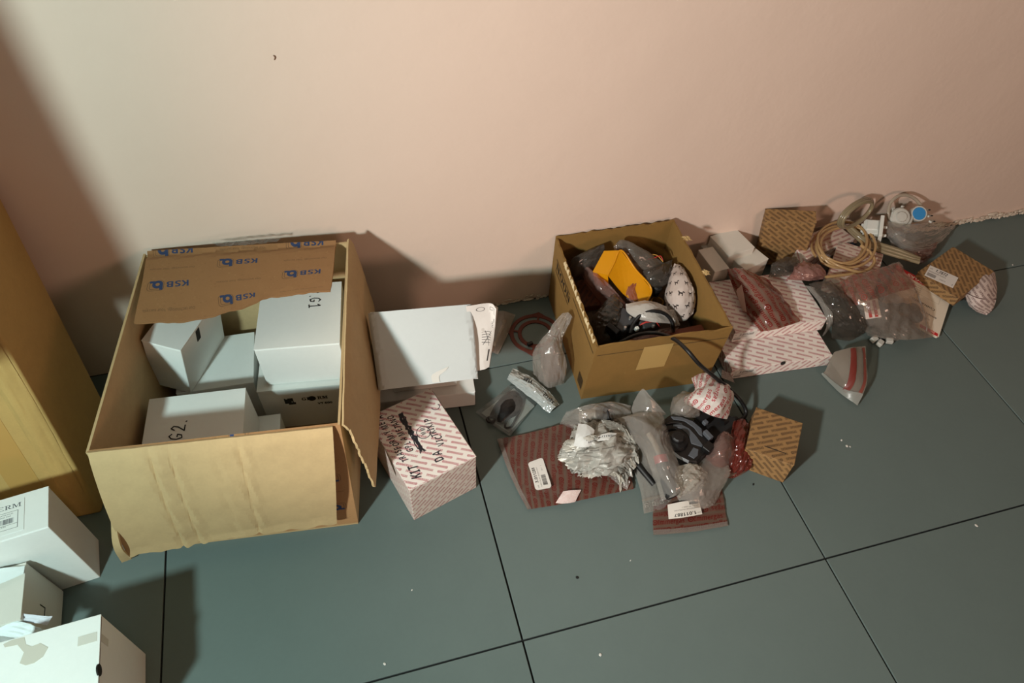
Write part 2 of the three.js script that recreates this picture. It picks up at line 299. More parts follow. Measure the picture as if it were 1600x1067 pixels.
// the two-headed lamp beside the photographer: the light that throws the sharp shadows
{
  const [x, y, z] = LAMP.at, t = thing('floor_lamp', 'slim two-headed floor lamp standing beside the photographer', 'lamp', [x - 0.06, 0, z + 0.06]), px = x - 0.06, pz = z + 0.06;
  part(t, 'base', lathe([[0, 0], [0.11, 0], [0.11, 0.012], [0.02, 0.02], [0, 0.02]], [px, 0, pz]), M.blackMatte);
  part(t, 'pole', lathe([[0, 0.02], [0.009, 0.02], [0.009, y + 0.02], [0, y + 0.02]], [px, 0, pz]), M.blackMatte);
  part(t, 'arm', tube([[px, y, pz], [x - 0.04, y, z + 0.04]], 0.007, 8), M.blackMatte);
  part(t, 'bulb', new THREE.SphereGeometry(0.042, 24, 16).translate(x, y, z), new THREE.MeshStandardMaterial({ color: '#ffffff', emissive: new THREE.Color().setRGB(...LAMP.color), emissiveIntensity: 3 }));
  const l = new THREE.PointLight(new THREE.Color().setRGB(...LAMP.color), LAMP.power, 0, 2); l.position.set(x, y, z); l.castShadow = true; l.shadow.radius = LAMP.size; l.name = 'bulb_light'; scene.add(l);
  const a = V(SPOT.at), d = V(SPOT.aim).sub(a).normalize(), back = a.clone().addScaledVector(d, -0.03);
  part(t, 'reflector', lathe([[0, -0.055], [0.02, -0.05], [0.05, -0.012], [0.052, -0.012], [0.022, -0.053], [0, -0.058]], back, d.toArray()), M.steel);
  part(t, 'reflector_arm', tube([[px, a.y - 0.02, pz], back.clone().addScaledVector(d, -0.05)], 0.006, 8), M.blackMatte);
  part(t, 'reflector_bulb', lathe([[0, 0.006], [0.02, 0.005], [0.034, -0.004], [0.02, -0.02], [0, -0.02]], a.clone().addScaledVector(d, -0.012), d.toArray()), new THREE.MeshStandardMaterial({ color: '#ffffff', emissive: new THREE.Color().setRGB(...SPOT.color), emissiveIntensity: 3 }));
  const s = new THREE.SpotLight(new THREE.Color().setRGB(...SPOT.color), SPOT.power, 0, SPOT.angle * Math.PI / 180, 1, 2); s.position.copy(a); s.target.position.set(...SPOT.aim); s.castShadow = true; s.shadow.radius = SPOT.size; s.name = 'reflector_light'; scene.add(s, s.target);
}
// out of the frame on the left: a side table with a carton on it, whose edge shades the wall and the upper half of the leaning carton
{
  const t = thing('side_table', 'small dark pedestal table at the left outside the frame', 'table', [-0.95, 0, 0.47]);
  part(t, 'top', block([-0.93, 0.61, 0.47], [0.66, 0.02, 0.24], [0, 0, 0], 0.004), M.blackMatte); part(t, 'column', lathe([[0, 0.01], [0.025, 0.01], [0.025, 0.6], [0, 0.6]], [-1.05, 0, 0.47]), M.blackMatte); part(t, 'foot', block([-1.08, 0.01, 0.47], [0.3, 0.02, 0.2], [0, 0, 0], 0.004), M.blackMatte);
  const c = thing('table_carton', 'tall tan carton standing on the side table outside the frame', 'carton', [-0.86, 0.62, 0.47]);
  part(c, 'body', metres(block([-0.862, 0.94, 0.47], [0.52, 0.64, 0.22], [0, 0, 0], 0.004)), M.tallCard); part(c, 'tape', block([-0.862, 1.2602, 0.47], [0.52, 0.0008, 0.05], [0, 0, 0], 0.0003), M.brown);
}
// the warm light panel on the wall behind the camera
{
  const [x, y, z] = PANEL.at, t = thing('wall_light', 'warm rectangular light panel in a white frame on the wall behind the camera', 'lamp', [x, y, z]);
  part(t, 'frame', new THREE.BoxGeometry(PANEL.w + 0.06, PANEL.h + 0.06, 0.03).translate(x, y, z + 0.02), M.whitePlastic);
  part(t, 'diffuser', new THREE.BoxGeometry(PANEL.w, PANEL.h, 0.006).translate(x, y, z + 0.004), new THREE.MeshStandardMaterial({ color: '#ffffff', emissive: new THREE.Color().setRGB(...PANEL.color), emissiveIntensity: 1.2 }));
  const l = new THREE.RectAreaLight(new THREE.Color().setRGB(...PANEL.color), PANEL.power, PANEL.w, PANEL.h); l.position.set(x, y, z - 0.008); l.name = 'wall_light_panel'; scene.add(l);
}

// ================================================================ builders of things
// a closed carton: body, lid on top (a panel with a hairline gap), and what else is asked for
function closedBox(name, label, category, F, mats, { group, lid = 0.002, tuck = false, slit } = {}) {
  const t = thing(name, label, category, F.base, group), { w, d, t: h } = F;
  const body = part(t, 'body', slab(F, 0, w, 0, h - lid - 0.0006, 0, d, 0.0018), mats.body);
  const top = part(t, 'lid', slab(F, -0.0004, w + 0.0004, h - lid, h, -0.0004, d + 0.0004, 0.0009), mats.lid ?? mats.body);
  if (tuck) part(t, 'tuck_flap', slab(F, w * 0.08, w * 0.92, h - 0.03, h - 0.0022, -0.0012, 0.001, 0.0005), mats.body);
  if (slit) part(top, 'thumb_notch', new THREE.CylinderGeometry(0.009, 0.009, 0.0016, 20).rotateZ(Math.PI / 2).translate(w, h - 0.004, -d * slit).applyMatrix4(F.m).toNonIndexed(), M.slit);
  return Object.assign(t, { F, body, top });
}
// walls of an open carton from its base and rim corners: front left, front right, back right, back left
function cartonWall(b0, b1, r0, r1, t, ragged, seed, uv) {
  const R = rng(seed), c = creases(seed, 6, 7);
  const S = (u, v) => { const p = mix(mix(r0, r1, u), mix(b0, b1, u), v); p.y -= (1 - v) * ragged * c(u * 1.3, 0.2); return p; };
  return thick(S, ragged ? 60 : 16, 8, t, { uv });
}
const inward = (a, b, c, d, t) => [a, b, c, d].map(V);

// ================================================================ left: the tall leaning carton
{
  const F = frame([-0.945, 0, 0.355], [-0.556, 0, 0.355], [-0.915, 0.62, 0.215], 0.22);
  // the box leans back on the wall: its front face is the face of the frame
  const t = thing('leaning_carton', 'tall tan cardboard carton leaning on the wall, taped down its front', 'carton', [-0.75, 0, 0.2]);
  const body = part(t, 'body', slab(F, 0, F.w, 0, F.t, 0, F.d, 0.006), M.tallCard);
  part(body, 'tape', slab(F, F.w * 0.70, F.w * 0.70 + 0.05, F.t - 0.001, F.t + 0.0006, 0.002, F.d - 0.002, 0.0003), phys('#b98f52', 0.25, { clearcoat: 0.6 }), 'shiny brown tape');
  const S = surface([[F.at(F.w - 0.045, F.t, 0.62), F.at(F.w - 0.03, F.t + 0.001, 0.62), F.at(F.w - 0.012, F.t, 0.62)], [F.at(F.w - 0.045, F.t, 0.3), F.at(F.w - 0.03, F.t + 0.007, 0.3), F.at(F.w - 0.005, F.t, 0.3)], [F.at(F.w - 0.045, F.t, 0.06), F.at(F.w - 0.028, F.t + 0.002, 0.06), F.at(F.w - 0.01, F.t, 0.06)]], { amp: 0.004, f: 5, seed: 6 });
  part(body, 'dented_edge', grid(S, 14, 60, { uv: [0.05, 0.6] }), M.tallCard);
}

// ================================================================ left: the large open carton with its flaps
const C1 = { b: [[-0.462, 0, 0.456], [-0.084, 0, 0.499], [-0.012, 0, 0.064], [-0.392, 0, 0.022]], r: [[-0.449, 0.325, 0.449], [-0.069, 0.325, 0.491], [-0.003, 0.33, 0.062], [-0.388, 0.33, 0.012]] };
{
  const { b, r } = C1, t = thing('open_carton', 'large open tan carton with a torn printed flap folded over its white boxes', 'carton', [-0.24, 0, 0.26]);
  part(t, 'bottom', plate([b[0], b[1], b[2], b[3]], 0.004, { bevel: 0, y: 0.0045 }), M.tan);
  part(t, 'front_wall', cartonWall(b[0], b[1], r[0], r[1], 0.004, 0, 2, [0.38, 0.325]), M.ksb, 'brown printed outside');
  part(t, 'right_wall', cartonWall(b[1], b[2], r[1], r[2], 0.004, 0, 3, [0.43, 0.325]), M.tan);
  part(t, 'back_wall', cartonWall(b[2], b[3], r[2], r[3], 0.004, 0.006, 4, [0.38, 0.325]), M.tan);
  part(t, 'left_wall', cartonWall(b[3], b[0], r[3], r[0], 0.004, 0, 5, [0.43, 0.325]), M.tan);
  // front flap hanging outside, dented along three creases, with a ragged lower edge
  {
    const A = V(r[0]).add(V([0.004, 0.002, 0.003])), B = V(r[1]).add(V([-0.012, 0.002, 0.003])), C = V([-.491,0.03,0.474]), D = V([-.119,0.05,0.512]), c = creases(8, 6, 6);
    const S = (u, v) => {
      const p = mix(mix(A, B, u), mix(C, D, u), v), bow = Math.sin(Math.PI * Math.min(1, v * 1.1));
      p.z += 0.012 * bow; p.z += 0.004 * Math.sin(Math.min(1, v * 12) * Math.PI / 2);
      for (const [q, k] of [[0.235, 0.0042], [0.315, 0.0036], [0.60, 0.0034], [0.5, 0.001]]) { const s = u - q - 0.03 * v; p.z -= k * Math.exp(-s * s / 0.00006) * smooth(0, 0.1, v); p.z += k * 0.6 * Math.exp(-(s - 0.022) * (s - 0.022) / 0.0003) * smooth(0, 0.1, v); }
      if (v > 0.8) { const q = (v - 0.8) * 5; p.y += q * q * (0.02 * (c(u * 1.4, 0.3) - 0.35) + 0.012 * smooth(0.28, 0.34, u) * (1 - u)); }
      p.z += 0.002 * (c(u, v * 0.7) - 0.5);
      return p;
    };
    const ff = part(t, 'front_flap', thick(S, 150, 40, 0.004, { uv: [0.38, 0.29], crease: 1.2 }), M.tan, 'creased tan flap hanging down outside');
    const lo = mix(A, C, .58), strip = net([[lo.clone().add(V([-.003, 0, .004])), lo.clone().add(V([.004, 0, .009]))], [mix(A, C, .8).add(V([-.012, 0, .014])), mix(A, C, .8).add(V([.002, 0, .020]))], [V([-.508,0.012,0.476]), V([-.49,0.014,0.474])]]);
    part(ff, 'torn_strip', thick(strip, 8, 24, .0035, { uv: [.02, .12] }), M.tan, 'strip torn loose along the left edge');
  }
  // back flap folded in over the boxes, its printed outside up, front edge torn
  {
    const c = creases(14, 7, 4), c2 = creases(15, 6, 12);
    const S0 = net([[[-.379,0.336,0.012], [-.261,0.338,0.031], [-.142,0.338,0.048], [-.028,0.336,0.063]], [[-.384,0.334,0.094], [-.268,0.336,0.11], [-.153,0.336,0.124], [-.04,0.334,0.134]], [[-.396,0.325,0.181], [-.264,0.33,0.2], [-.163,0.332,0.199], [-.053,0.33,0.197]]]);
    const S = (u, v) => {
      const p = S0(u, v), q = smooth(0.82, 1, v);
      p.z += q * (0.011 * (c(u * 1.6, 0.4) - 0.5) + 0.005 * (c2(u, 0.1) - 0.5) + 0.012 * Math.sin(u * 5.5 + 0.6)); p.y += 0.0016 * (c2(u * 0.5, v * 0.5) - 0.5) - 0.005 * Math.exp(-(v - 0.07) * (v - 0.07) / 0.002) + q * 0.004 * (c2(u * 0.7, 0.6) - 0.5);
      return p;
    };
    const bf = part(t, 'back_flap', thick(S, 160, 40, 0.004, { uv: [0.36, 0.175], crease: 1.0 }), M.ksbTurned, 'brown flap printed with blue letters');
    const S3 = surface([[[-.261,0.338,0.022], [-.194,0.345,0.038], [-.13,0.338,0.039]], [[-.243,0.342,0.04], [-.191,0.348,0.054], [-.139,0.342,0.051]]], { amp: 0.008, f: 5, seed: 9 });
    part(bf, 'tape_scrap', grid(S3, 30, 8, { crease: 0.3 }), M.clearCool, 'crumpled clear tape');
  }
  // right flap hanging outside, torn off the front wall
  {
    const c = creases(24, 6, 9), A = V(r[2]).add(V([-0.003, 0.002, 0.0])), B = V(r[1]).add(V([0.002, 0.002, 0.002]));
    const S = (u, v) => {
      const p = mix(A, B, u); const out = 0.022 + 0.012 * Math.sin(u * 3.1), len = 0.20 - 0.01 * u;
      p.x += out * Math.pow(v, 0.8) + 0.004 * Math.sin(Math.min(1, v * 14) * Math.PI / 2); p.y -= len * v; p.z += 0.006 * u * v;
      p.x += 0.002 * (c(u * 0.6, v * 0.6) - 0.5);
      if (u > 0.86) { const q = (u - 0.86) / 0.14; p.z += q * 0.02 * (c(0.3, v * 1.2) - 0.5); p.x += q * 0.006 * (c(0.7, v) - 0.5); p.y -= q * 0.012 * v; }
      return p;
    };
    part(t, 'right_flap', thick(S, 60, 30, 0.004, { uv: [0.43, 0.2], crease: 1.0 }), M.tan, 'tan flap torn at its front end');
  }
}
// white cartons in it
const whiteM = { body: M.white };
const G = {
  // felt-pen strokes on a clear ground: each letter a list of polylines in a 1 x 1.4 cell
  letters: { P: [[[.1, 1.4], [.15, 0], [.6, .05], [.8, .4], [.5, .75], [.15, .75]]], G: [[[.8, .2], [.5, 0], [.15, .25], [.05, .8], [.3, 1.3], [.7, 1.2], [.8, .8], [.45, .8]]], 1: [[[.2, .3], [.5, 0], [.5, 1.35]], [[.2, 1.38], [.8, 1.33]]], 2: [[[.15, .35], [.4, .0], [.75, .2], [.65, .65], [.1, 1.35], [.9, 1.3]]], '.': [[[.2, 1.3], [.26, 1.36]]] },
  hand(text, o = {}) {
    return canvas(256, 256, (x) => { x.strokeStyle = '#15151a'; x.lineWidth = o.pen ?? 11; x.lineCap = x.lineJoin = 'round'; const s = o.size ?? 70; let px = o.x ?? 14; for (const ch of text) { for (const l of G.letters[ch] ?? []) { x.beginPath(); l.forEach(([a, b], i) => x[i ? 'lineTo' : 'moveTo'](px + a * s * .8, 70 + b * s)); x.stroke(); } px += s * (ch === '.' ? .5 : 1.0); } });
  },
};
const print = (t, o = {}) => std('#ffffff', 0.7, { map: t, transparent: true, ...o });
{
  // lower layer
  const lowA = closedBox('white_carton', 'white carton with a small black mark, under the one marked G1 in the open carton', 'box', frame([-0.232, 0.138, 0.243], [-0.07, 0.138, 0.264], [-0.205, 0.138, 0.07], 0.130), whiteM, { group: 'white cartons in the open carton' });
  {
    const F = lowA.F, tx = canvas(256, 128, (x) => { x.fillStyle = '#161412'; x.fillRect(14, 36, 40, 40); x.clearRect(20, 30, 10, 12); x.clearRect(44, 60, 6, 10); x.fillRect(30, 70, 32, 16); x.beginPath(); x.arc(140, 52, 18, 0, 7); x.fill(); x.font = 'bold 30px serif'; x.fillText('GI', 92, 62); x.fillText('RM', 164, 62); x.font = 'bold 22px sans-serif'; x.fillText('VT 600', 160, 104); });
    part(lowA.body, 'print', frontQuad(F, 0.04, 0.15, 0.062, 0.115), print(tx), 'black maker print');
  }
  const midBox = closedBox('white_carton', 'flat-lying white carton at the bottom between the tilted one and the G1 stack', 'box', frame([-0.385, 0.132, 0.205], [-0.238, 0.132, 0.212], [-0.37, 0.132, 0.07], 0.124), whiteM, { group: 'white cartons in the open carton' });
  const loose = closedBox('white_carton', 'white carton hardly seen, low behind the right edge of the G2 box', 'box', frame([-0.262, 0.09, 0.345], [-0.205, 0.09, 0.35], [-0.257, 0.09, 0.265], 0.08), whiteM, { group: 'white cartons in the open carton' });
  // upper layer
  const F1 = frame([-0.2105, 0.25, 0.233], [-0.0545, 0.25, 0.254], [-0.187, 0.25, 0.07], 0.110);
  const g1 = closedBox('white_carton', 'white carton marked G1 by hand, half under the printed flap', 'box', F1, whiteM, { group: 'white cartons in the open carton' });
  part(g1.top, 'handwriting', quad(F1, 0.07, 0.135, 0.085, 0.15), print(turned(G.hand('P.G1', { size: 62, pen: 7 }), -Math.PI / 2, [1, 1])), 'black handwriting');
  const F2 = frame([-0.403, 0.270, 0.18], [-0.337, 0.260, 0.212], [-0.350, 0.262, 0.04], 0.128);
  const tilted = closedBox('white_carton', 'white carton standing tilted at the left wall of the open carton', 'box', F2, whiteM, { group: 'white cartons in the open carton' });
  part(tilted.body, 'tape_mark', slab(F2, F2.w - 0.0002, F2.w + 0.0006, F2.t - 0.035, F2.t - 0.006, 0.055, 0.068, 0.0002), M.slit, 'black mark');
  const F3 = frame([-0.424, 0.195, 0.440], [-0.254, 0.195, 0.455], [-0.409, 0.2, 0.263], 0.110);
  const g2 = closedBox('white_carton', 'white carton marked G2 by hand, nearest the front flap', 'box', F3, whiteM, { group: 'white cartons in the open carton' });
  part(g2.top, 'handwriting', quad(F3, 0.03, 0.092, 0.078, 0.14), print(turned(G.hand('G2.', { size: 72, pen: 8 }), 1.45, [1, 1])), 'black handwriting');
}

// ================================================================ bottom left: loose white cartons
{
  const F = frame([-0.76, 0.205, 0.515], [-0.5475, 0.205, 0.489], [-0.768, 0.205, 0.438], 0.205);
  const t = closedBox('white_carton', 'tall white carton with a barcode label, in front of the leaning carton', 'box', F, whiteM, { group: 'loose white cartons on the floor' });
  const lab = canvas(512, 512, (x, w, h) => {
    fill(x, w, h, '#e4e6e2'); x.fillStyle = '#3c4048'; x.font = '92px serif'; x.fillText('TERM', 230, 120); x.strokeStyle = '#555'; x.lineWidth = 5; x.strokeRect(120, 170, 340, 270);
    x.font = '26px sans-serif'; x.fillText('ARTICOLO', 300, 210); x.fillText('500 300', 310, 245); const r = rng(4); for (let i = 0; i < 40; i++) x.fillRect(190 + i * 6, 270, 1 + r() * 4, 80); x.fillText('8 033 549', 250, 395); x.beginPath(); x.moveTo(120, 370); x.lineTo(460, 370); x.stroke();
  });
  part(t.top, 'label', quad(F, F.w - 0.125, F.w - 0.035, 0.008, 0.068), std('#ffffff', 0.5, { map: lab }), 'white barcode label');
}
{
  const F = frame([-0.715, 0.13, 0.607], [-0.603, 0.134, 0.60], [-0.722, 0.13, 0.51], 0.128);
  const t = closedBox('white_carton', 'short white carton with curled tape and a cracked side, between two taller ones', 'box', F, { body: M.offWhite }, { group: 'loose white cartons on the floor' });
  part(t.top, 'curled_tape', grid(surface([[F.at(0.02, F.t + .004, .092), F.at(0.07, F.t + .010, .094), F.at(F.w, F.t + .002, .09)], [F.at(0.02, F.t + .002, .07), F.at(0.07, F.t + .004, .068), F.at(F.w, F.t + .003, .075)]], { amp: .003, f: 2, seed: 4 }), 20, 8), std('#dfe4e2', 0.3), 'curled whitish tape');
  part(t.body, 'crack', merge([slab(F, F.w - .0005, F.w + .0005, .058, .060, .018, .045, .0002), slab(F, F.w - .0005, F.w + .0005, .058, .075, .043, .045, .0002)]), M.slit, 'dark crack');
}
{
  const F = frame([-0.578, 0.188, 0.80], [-0.449, 0.188, 0.783], [-0.5805, 0.188, 0.661], 0.188);
  const t = closedBox('white_carton', 'white carton with torn patches and a thumb notch, nearest the camera', 'box', frame([-0.594, 0.188, 0.797], [-0.4545, 0.188, 0.79], [-0.5865, 0.188, 0.6545], 0.188), whiteM, { group: 'loose white cartons on the floor' });
  const f = frame([-0.594, 0.188, 0.797], [-0.4545, 0.188, 0.79], [-0.5865, 0.188, 0.6545], 0.188);
  part(t.body, 'thumb_notch', new THREE.CylinderGeometry(0.0085, 0.0085, 0.002, 20).rotateZ(Math.PI / 2).translate(f.w - 0.0002, f.t - 0.002, -f.d * 0.42).applyMatrix4(f.m).toNonIndexed(), M.slit, 'dark half-round notch');
  part(t.body, 'edge_gap', slab(f, f.w - 0.0002, f.w + 0.0006, f.t - 0.0028, f.t - 0.0006, 0.004, f.d - 0.003, 0.0002), std('#5a4030', 0.9));
  const tear = (pts) => plate(pts.map(([a, b]) => f.at(a * f.w, f.t, b * f.d)), 0.0006, { bevel: 0, y: f.at(0, f.t, 0).y + 0.0005 });
  part(t.top, 'torn_patch', tear([[0.06, .97], [0.14, .99], [.26, .98], [.28, .90], [.34, .86], [.42, .87], [.5, .80], [.46, .72], [.38, .68], [.30, .68], [.24, .72], [.27, .82], [.20, .92], [.08, .93]]), std('#c4bfb2', 0.85), 'grey torn paper patch');
  part(t.top, 'tape_mark', merge([slab(f, f.w - .03, f.w - .004, f.t, f.t + .0005, f.d * .72, f.d * .82, .0002), slab(f, f.w, f.w + .0005, f.t - .03, f.t - .005, f.d * .72, f.d * .80, .0002)]), std('#cbc8be', 0.5), 'greyish tape mark');
}
{
  const t = thing('paper_sheet', 'folded white paper wad lying between the loose white cartons', 'paper', [-0.66, 0.1, 0.63]);
  part(t, 'upper_fold', thick(surface([[[-.641,0.125,0.57], [-.611,0.128,0.585], [-.581,0.126,0.596], [-.563,0.12,0.601]], [[-.64,0.122,0.587], [-.61,0.122,0.597], [-.584,0.12,0.606], [-.571,0.115,0.611]]], { amp: .006, f: 2, seed: 3 }), 24, 10, .001, { crease: .6 }), std('#d3d3da', .7));
  part(t, 'lower_fold', thick(surface([[[-.637,0.13,0.589], [-.606,0.13,0.601], [-.584,0.125,0.612], [-.571,0.118,0.618]], [[-.638,0.12,0.611], [-.612,0.12,0.622], [-.6,0.115,0.626], [-.592,0.11,0.623]]], { amp: .008, f: 2, seed: 5 }), 24, 10, .001, { crease: .6 }), std('#dfe6e6', .7));
  part(t, 'hanging_fold', thick(surface([[[-.64,0.118,0.609], [-.616,0.118,0.62], [-.602,0.112,0.623]], [[-.653,0.09,0.608], [-.637,0.09,0.615], [-.627,0.088,0.614]]], { amp: .006, f: 2, seed: 7 }), 24, 10, .001, { crease: .6 }), std('#b7b6b2', .7));
}
{
  const c = V([-.657,0.06,0.647]), t = thing('motor_disc', 'round grey metal disc with a black rim, behind the nearest white carton', 'disc', [c.x, 0.0, c.z]);
  part(t, 'rim', lathe([[0, 0], [.05, 0], [.052, .002], [.052, .064], [.046, .066], [.044, .058], [0, .058]], [c.x, 0, c.z]), M.rubber);
  part(t, 'face', lathe([[0, .0615], [.030, .0615], [.041, .0595], [.044, .0582]], [c.x, 0, c.z]), std('#9da3a0', .4));
  part(t, 'slot', block([c.x - .002, .0632, c.z - .026], [.012, .0016, .005], [0, .3, 0]), M.slit);
}

// ================================================================ middle: the lid, its box and papers
{
  const F = frame([-0.005, .052, .262], [.1985, .052, .283], [.02, .052, .10], .050);
  const t = closedBox('white_box', 'low white box lying under the tilted white lid', 'box', F, whiteM);
  closedBox('white_box', 'white box hidden behind the low one, propping the tilted lid', 'box', frame([.03, .165, .245], [.165, .165, .258], [.042, .165, .125], .112), whiteM);
  part(t.body, 'dark_end', slab(F, F.w - .0002, F.w + .0012, .002, .048, .003, F.d - .004, .0004), std('#2a2724', .8), 'dark end');
}
{
  // upright white lid leaning back on what stands behind it, facing the room
  const A = V([0,0.172,0.322]), B = V([0.192,0.178,0.344]), C = V([0.007,0.268,0.207]), D = V([0.207,0.268,0.231]);
  const t = thing('box_lid', 'large white box lid lying tilted towards the room, a torn scar near its lower edge', 'lid', [.1, .06, .28]);
  const r = .06;
  const S = (u, v) => { const p = mix(mix(C, D, u), mix(A, B, u), v); const n = new THREE.Vector3(0, .8, .6).normalize(); p.addScaledVector(n, .003 * Math.sin(Math.PI * u) - .012 * Math.pow(1 - Math.min(1, u / .06), 2) - .006 * Math.pow(Math.max(0, (u - .96) / .04), 2)); return p; };
  const panel = part(t, 'panel', thick(S, 60, 30, .003, { uv: [.22, .2], crease: 1.2 }), std('#c4c9c8', .55, { map: T.paper }));
  const back = new THREE.Vector3(0, -.026, -.02), side = (a, b, n) => thick((u, v) => mix(a, b, v).addScaledVector(back, u * 1), 4, 10, .002, { uv: [.03, .2] });
  const off = V([.003, -.010, -.007]);
  part(t, 'left_rim', side(mix(C, D, 0).add(off), mix(A, B, 0).add(off)), M.white);
  part(t, 'top_rim', side(mix(D, C, 0).add(V([-.004, -.006, -.004])), mix(C, D, .02).add(V([0, -.006, -.004]))), M.white);
  part(t, 'right_rim', side(B.clone().add(V([-.002, -.006, -.004])), D.clone().add(V([-.002, -.006, -.004]))), M.white);
  const sc = (u0, v0) => S(u0, v0).add(V([0, .0012, .0008]));
  part(panel, 'torn_scar', grid(surface([[sc(.535, .985), sc(.61, .99)], [sc(.53, .90), sc(.605, .93)], [sc(.57, .86), sc(.62, .895)], [sc(.655, .82), sc(.675, .85)], [sc(.71, .80), sc(.70, .82)]]), 6, 24), std('#cfcdc6', .8), 'grey torn scar');
}
{
  const tx = canvas(256, 640, (x, w, h) => {
    fill(x, w, h, '#d9d3cd'); x.strokeStyle = '#4a4644'; x.fillStyle = '#3a3634'; x.lineWidth = 4; x.beginPath(); x.arc(70, 60, 22, 0, 7); x.stroke(); x.strokeRect(130, 40, 40, 30); x.font = '18px sans-serif';
    for (let i = 0; i < 5; i++) x.fillRect(180, 30 + i * 16, 50, 4); x.fillRect(200, 150, 22, 40); for (let i = 0; i < 4; i++) x.fillRect(150, 200 + i * 18, 34, 5);
    x.lineWidth = 5; for (let i = 0; i < 5; i++) { x.beginPath(); x.moveTo(70, 320 + i * 22); x.quadraticCurveTo(130, 290 + i * 30, 150, 330 + i * 20); x.stroke(); } x.beginPath(); x.moveTo(90, 300); x.lineTo(140, 440); x.moveTo(150, 300); x.lineTo(80, 430); x.stroke(); x.fillRect(140, 470, 30, 100);
  });
  const t = thing('instruction_sheet', 'folded printed instruction sheet sticking out behind the tilted white lid', 'paper', [.2, .1, .22]);
  part(t, 'front_page', thick(surface([[[0.193,0.27,0.235], [0.242,0.262,0.231], [0.253,0.255,0.242]], [[0.195,0.222,0.263], [0.233,0.215,0.266], [0.242,0.21,0.268]], [[0.19,0.175,0.323], [0.209,0.175,0.323], [0.219,0.175,0.319]]], { amp: .003, f: 2, seed: 2 }), 20, 30, .0006, { crease: .8 }), std('#ffffff', .75, { map: tx }));
  part(t, 'back_page', thick(surface([[[0.204,0.262,0.226], [0.247,0.252,0.227], [0.259,0.248,0.233]], [[0.206,0.21,0.272], [0.233,0.205,0.275], [0.239,0.2,0.275]], [[0.198,0.172,0.309], [0.213,0.17,0.312], [0.221,0.168,0.315]]], { amp: .003, f: 2, seed: 12 }), 16, 24, .0006, { crease: .8 }), std('#c9c2bb', .8));
}
{
  const t = thing('clear_bag', 'small clear bag holding a white stick, beside the instruction sheet', 'bag', V([0.307,0,0.108]));
  part(t, 'film', bagGeo([[[0.302,0.02,0.041], [0.323,0.025,0.047], [0.352,0.01,0.052]], [[0.284,0.015,0.089], [0.299,0.022,0.103], [0.321,0.008,0.102]], [[0.264,0.004,0.142], [0.271,0.006,0.151], [0.282,0.004,0.158]]], { amp: .006, seed: 51, puff: .004 }), M.milky);
  const s = thing('plastic_stick', 'thin white plastic stick with a dark tip inside the small clear bag', 'stick', V([0.295,0.01,0.108]));
  part(s, 'shaft', tube([[0.314,0.014,0.081], [0.299,0.012,0.103], [0.278,0.008,0.135]], .0035, 16), M.whitePlastic);
  part(s, 'cap', tube([[0.317,0.014,0.075], [0.321,0.014,0.068]], .0045, 6), M.whitePlastic);
  part(s, 'tip', tube([[0.278,0.008,0.135], [0.271,0.007,0.148]], .003, 6), M.brown);
}
{
  const c = V([0.386,0,0.115]), t = thing('flange_gasket', 'flat brick-red ring gasket with outer lugs on the floor by the wall', 'gasket', [c.x, 0, c.z]);
  const R = .062, ring = []; for (let i = 0; i < 48; i++) { const a = i / 48 * 6.2832, lug = Math.pow(Math.max(0, Math.cos(4 * (a - .4))), 6) * .008; ring.push([c.x + Math.cos(a) * (R + lug), .003, c.z + Math.sin(a) * (R + lug)]); }
  const hole = (r0) => Array.from({ length: 40 }, (_, i) => [c.x + Math.cos(-i / 40 * 6.2832) * r0, .003, c.z + Math.sin(-i / 40 * 6.2832) * r0]);
  part(t, 'outer_ring', plate(ring, .0028, { bevel: .0004, holes: [hole(.053)] }), M.gasket);
  const inner = hole(.043).reverse(); part(t, 'inner_ring', plate(inner, .0028, { bevel: .0004, holes: [hole(.034)] }), M.gasket);
  for (let i = 0; i < 4; i++) { const a = .4 + i * 1.5708; part(t, 'bridge', block([c.x + Math.cos(a) * .048, .0016, c.z + Math.sin(a) * .048], [.014, .0026, .005], [0, -a, 0], .0004), M.gasket); }
  part(t, 'dark_plug', block(V([0.363,0.005,0.145]), [.014, .009, .008], [0, .3, 0], .002), M.rubber, 'black plug');
}
{
  const t = thing('clear_bag', 'crumpled clear bag standing up against the left side of the second carton', 'bag', V([0.379,0,0.248]));
  part(t, 'film', bagGeo([[[0.414,0.135,0.195], [0.426,0.15,0.194], [0.436,0.14,0.201]], [[0.373,0.1,0.211], [0.389,0.11,0.218], [0.407,0.098,0.225]], [[0.352,0.055,0.214], [0.371,0.095,0.249], [0.408,0.055,0.265]], [[0.344,0.006,0.236], [0.365,0.012,0.28], [0.404,0.006,0.274]]], { amp: .014, f: 3.4, seed: 62, puff: .010, nu: 40, nv: 50, crease: .3 }), M.milky);
  part(t, 'inner_wrap', bagGeo([[[0.377,0.075,0.205], [0.395,0.08,0.223]], [[0.366,0.04,0.22], [0.399,0.05,0.265]], [[0.364,0.006,0.264], [0.396,0.006,0.268]]], { amp: .016, f: 4, seed: 66, crease: .3 }), M.pink);
}
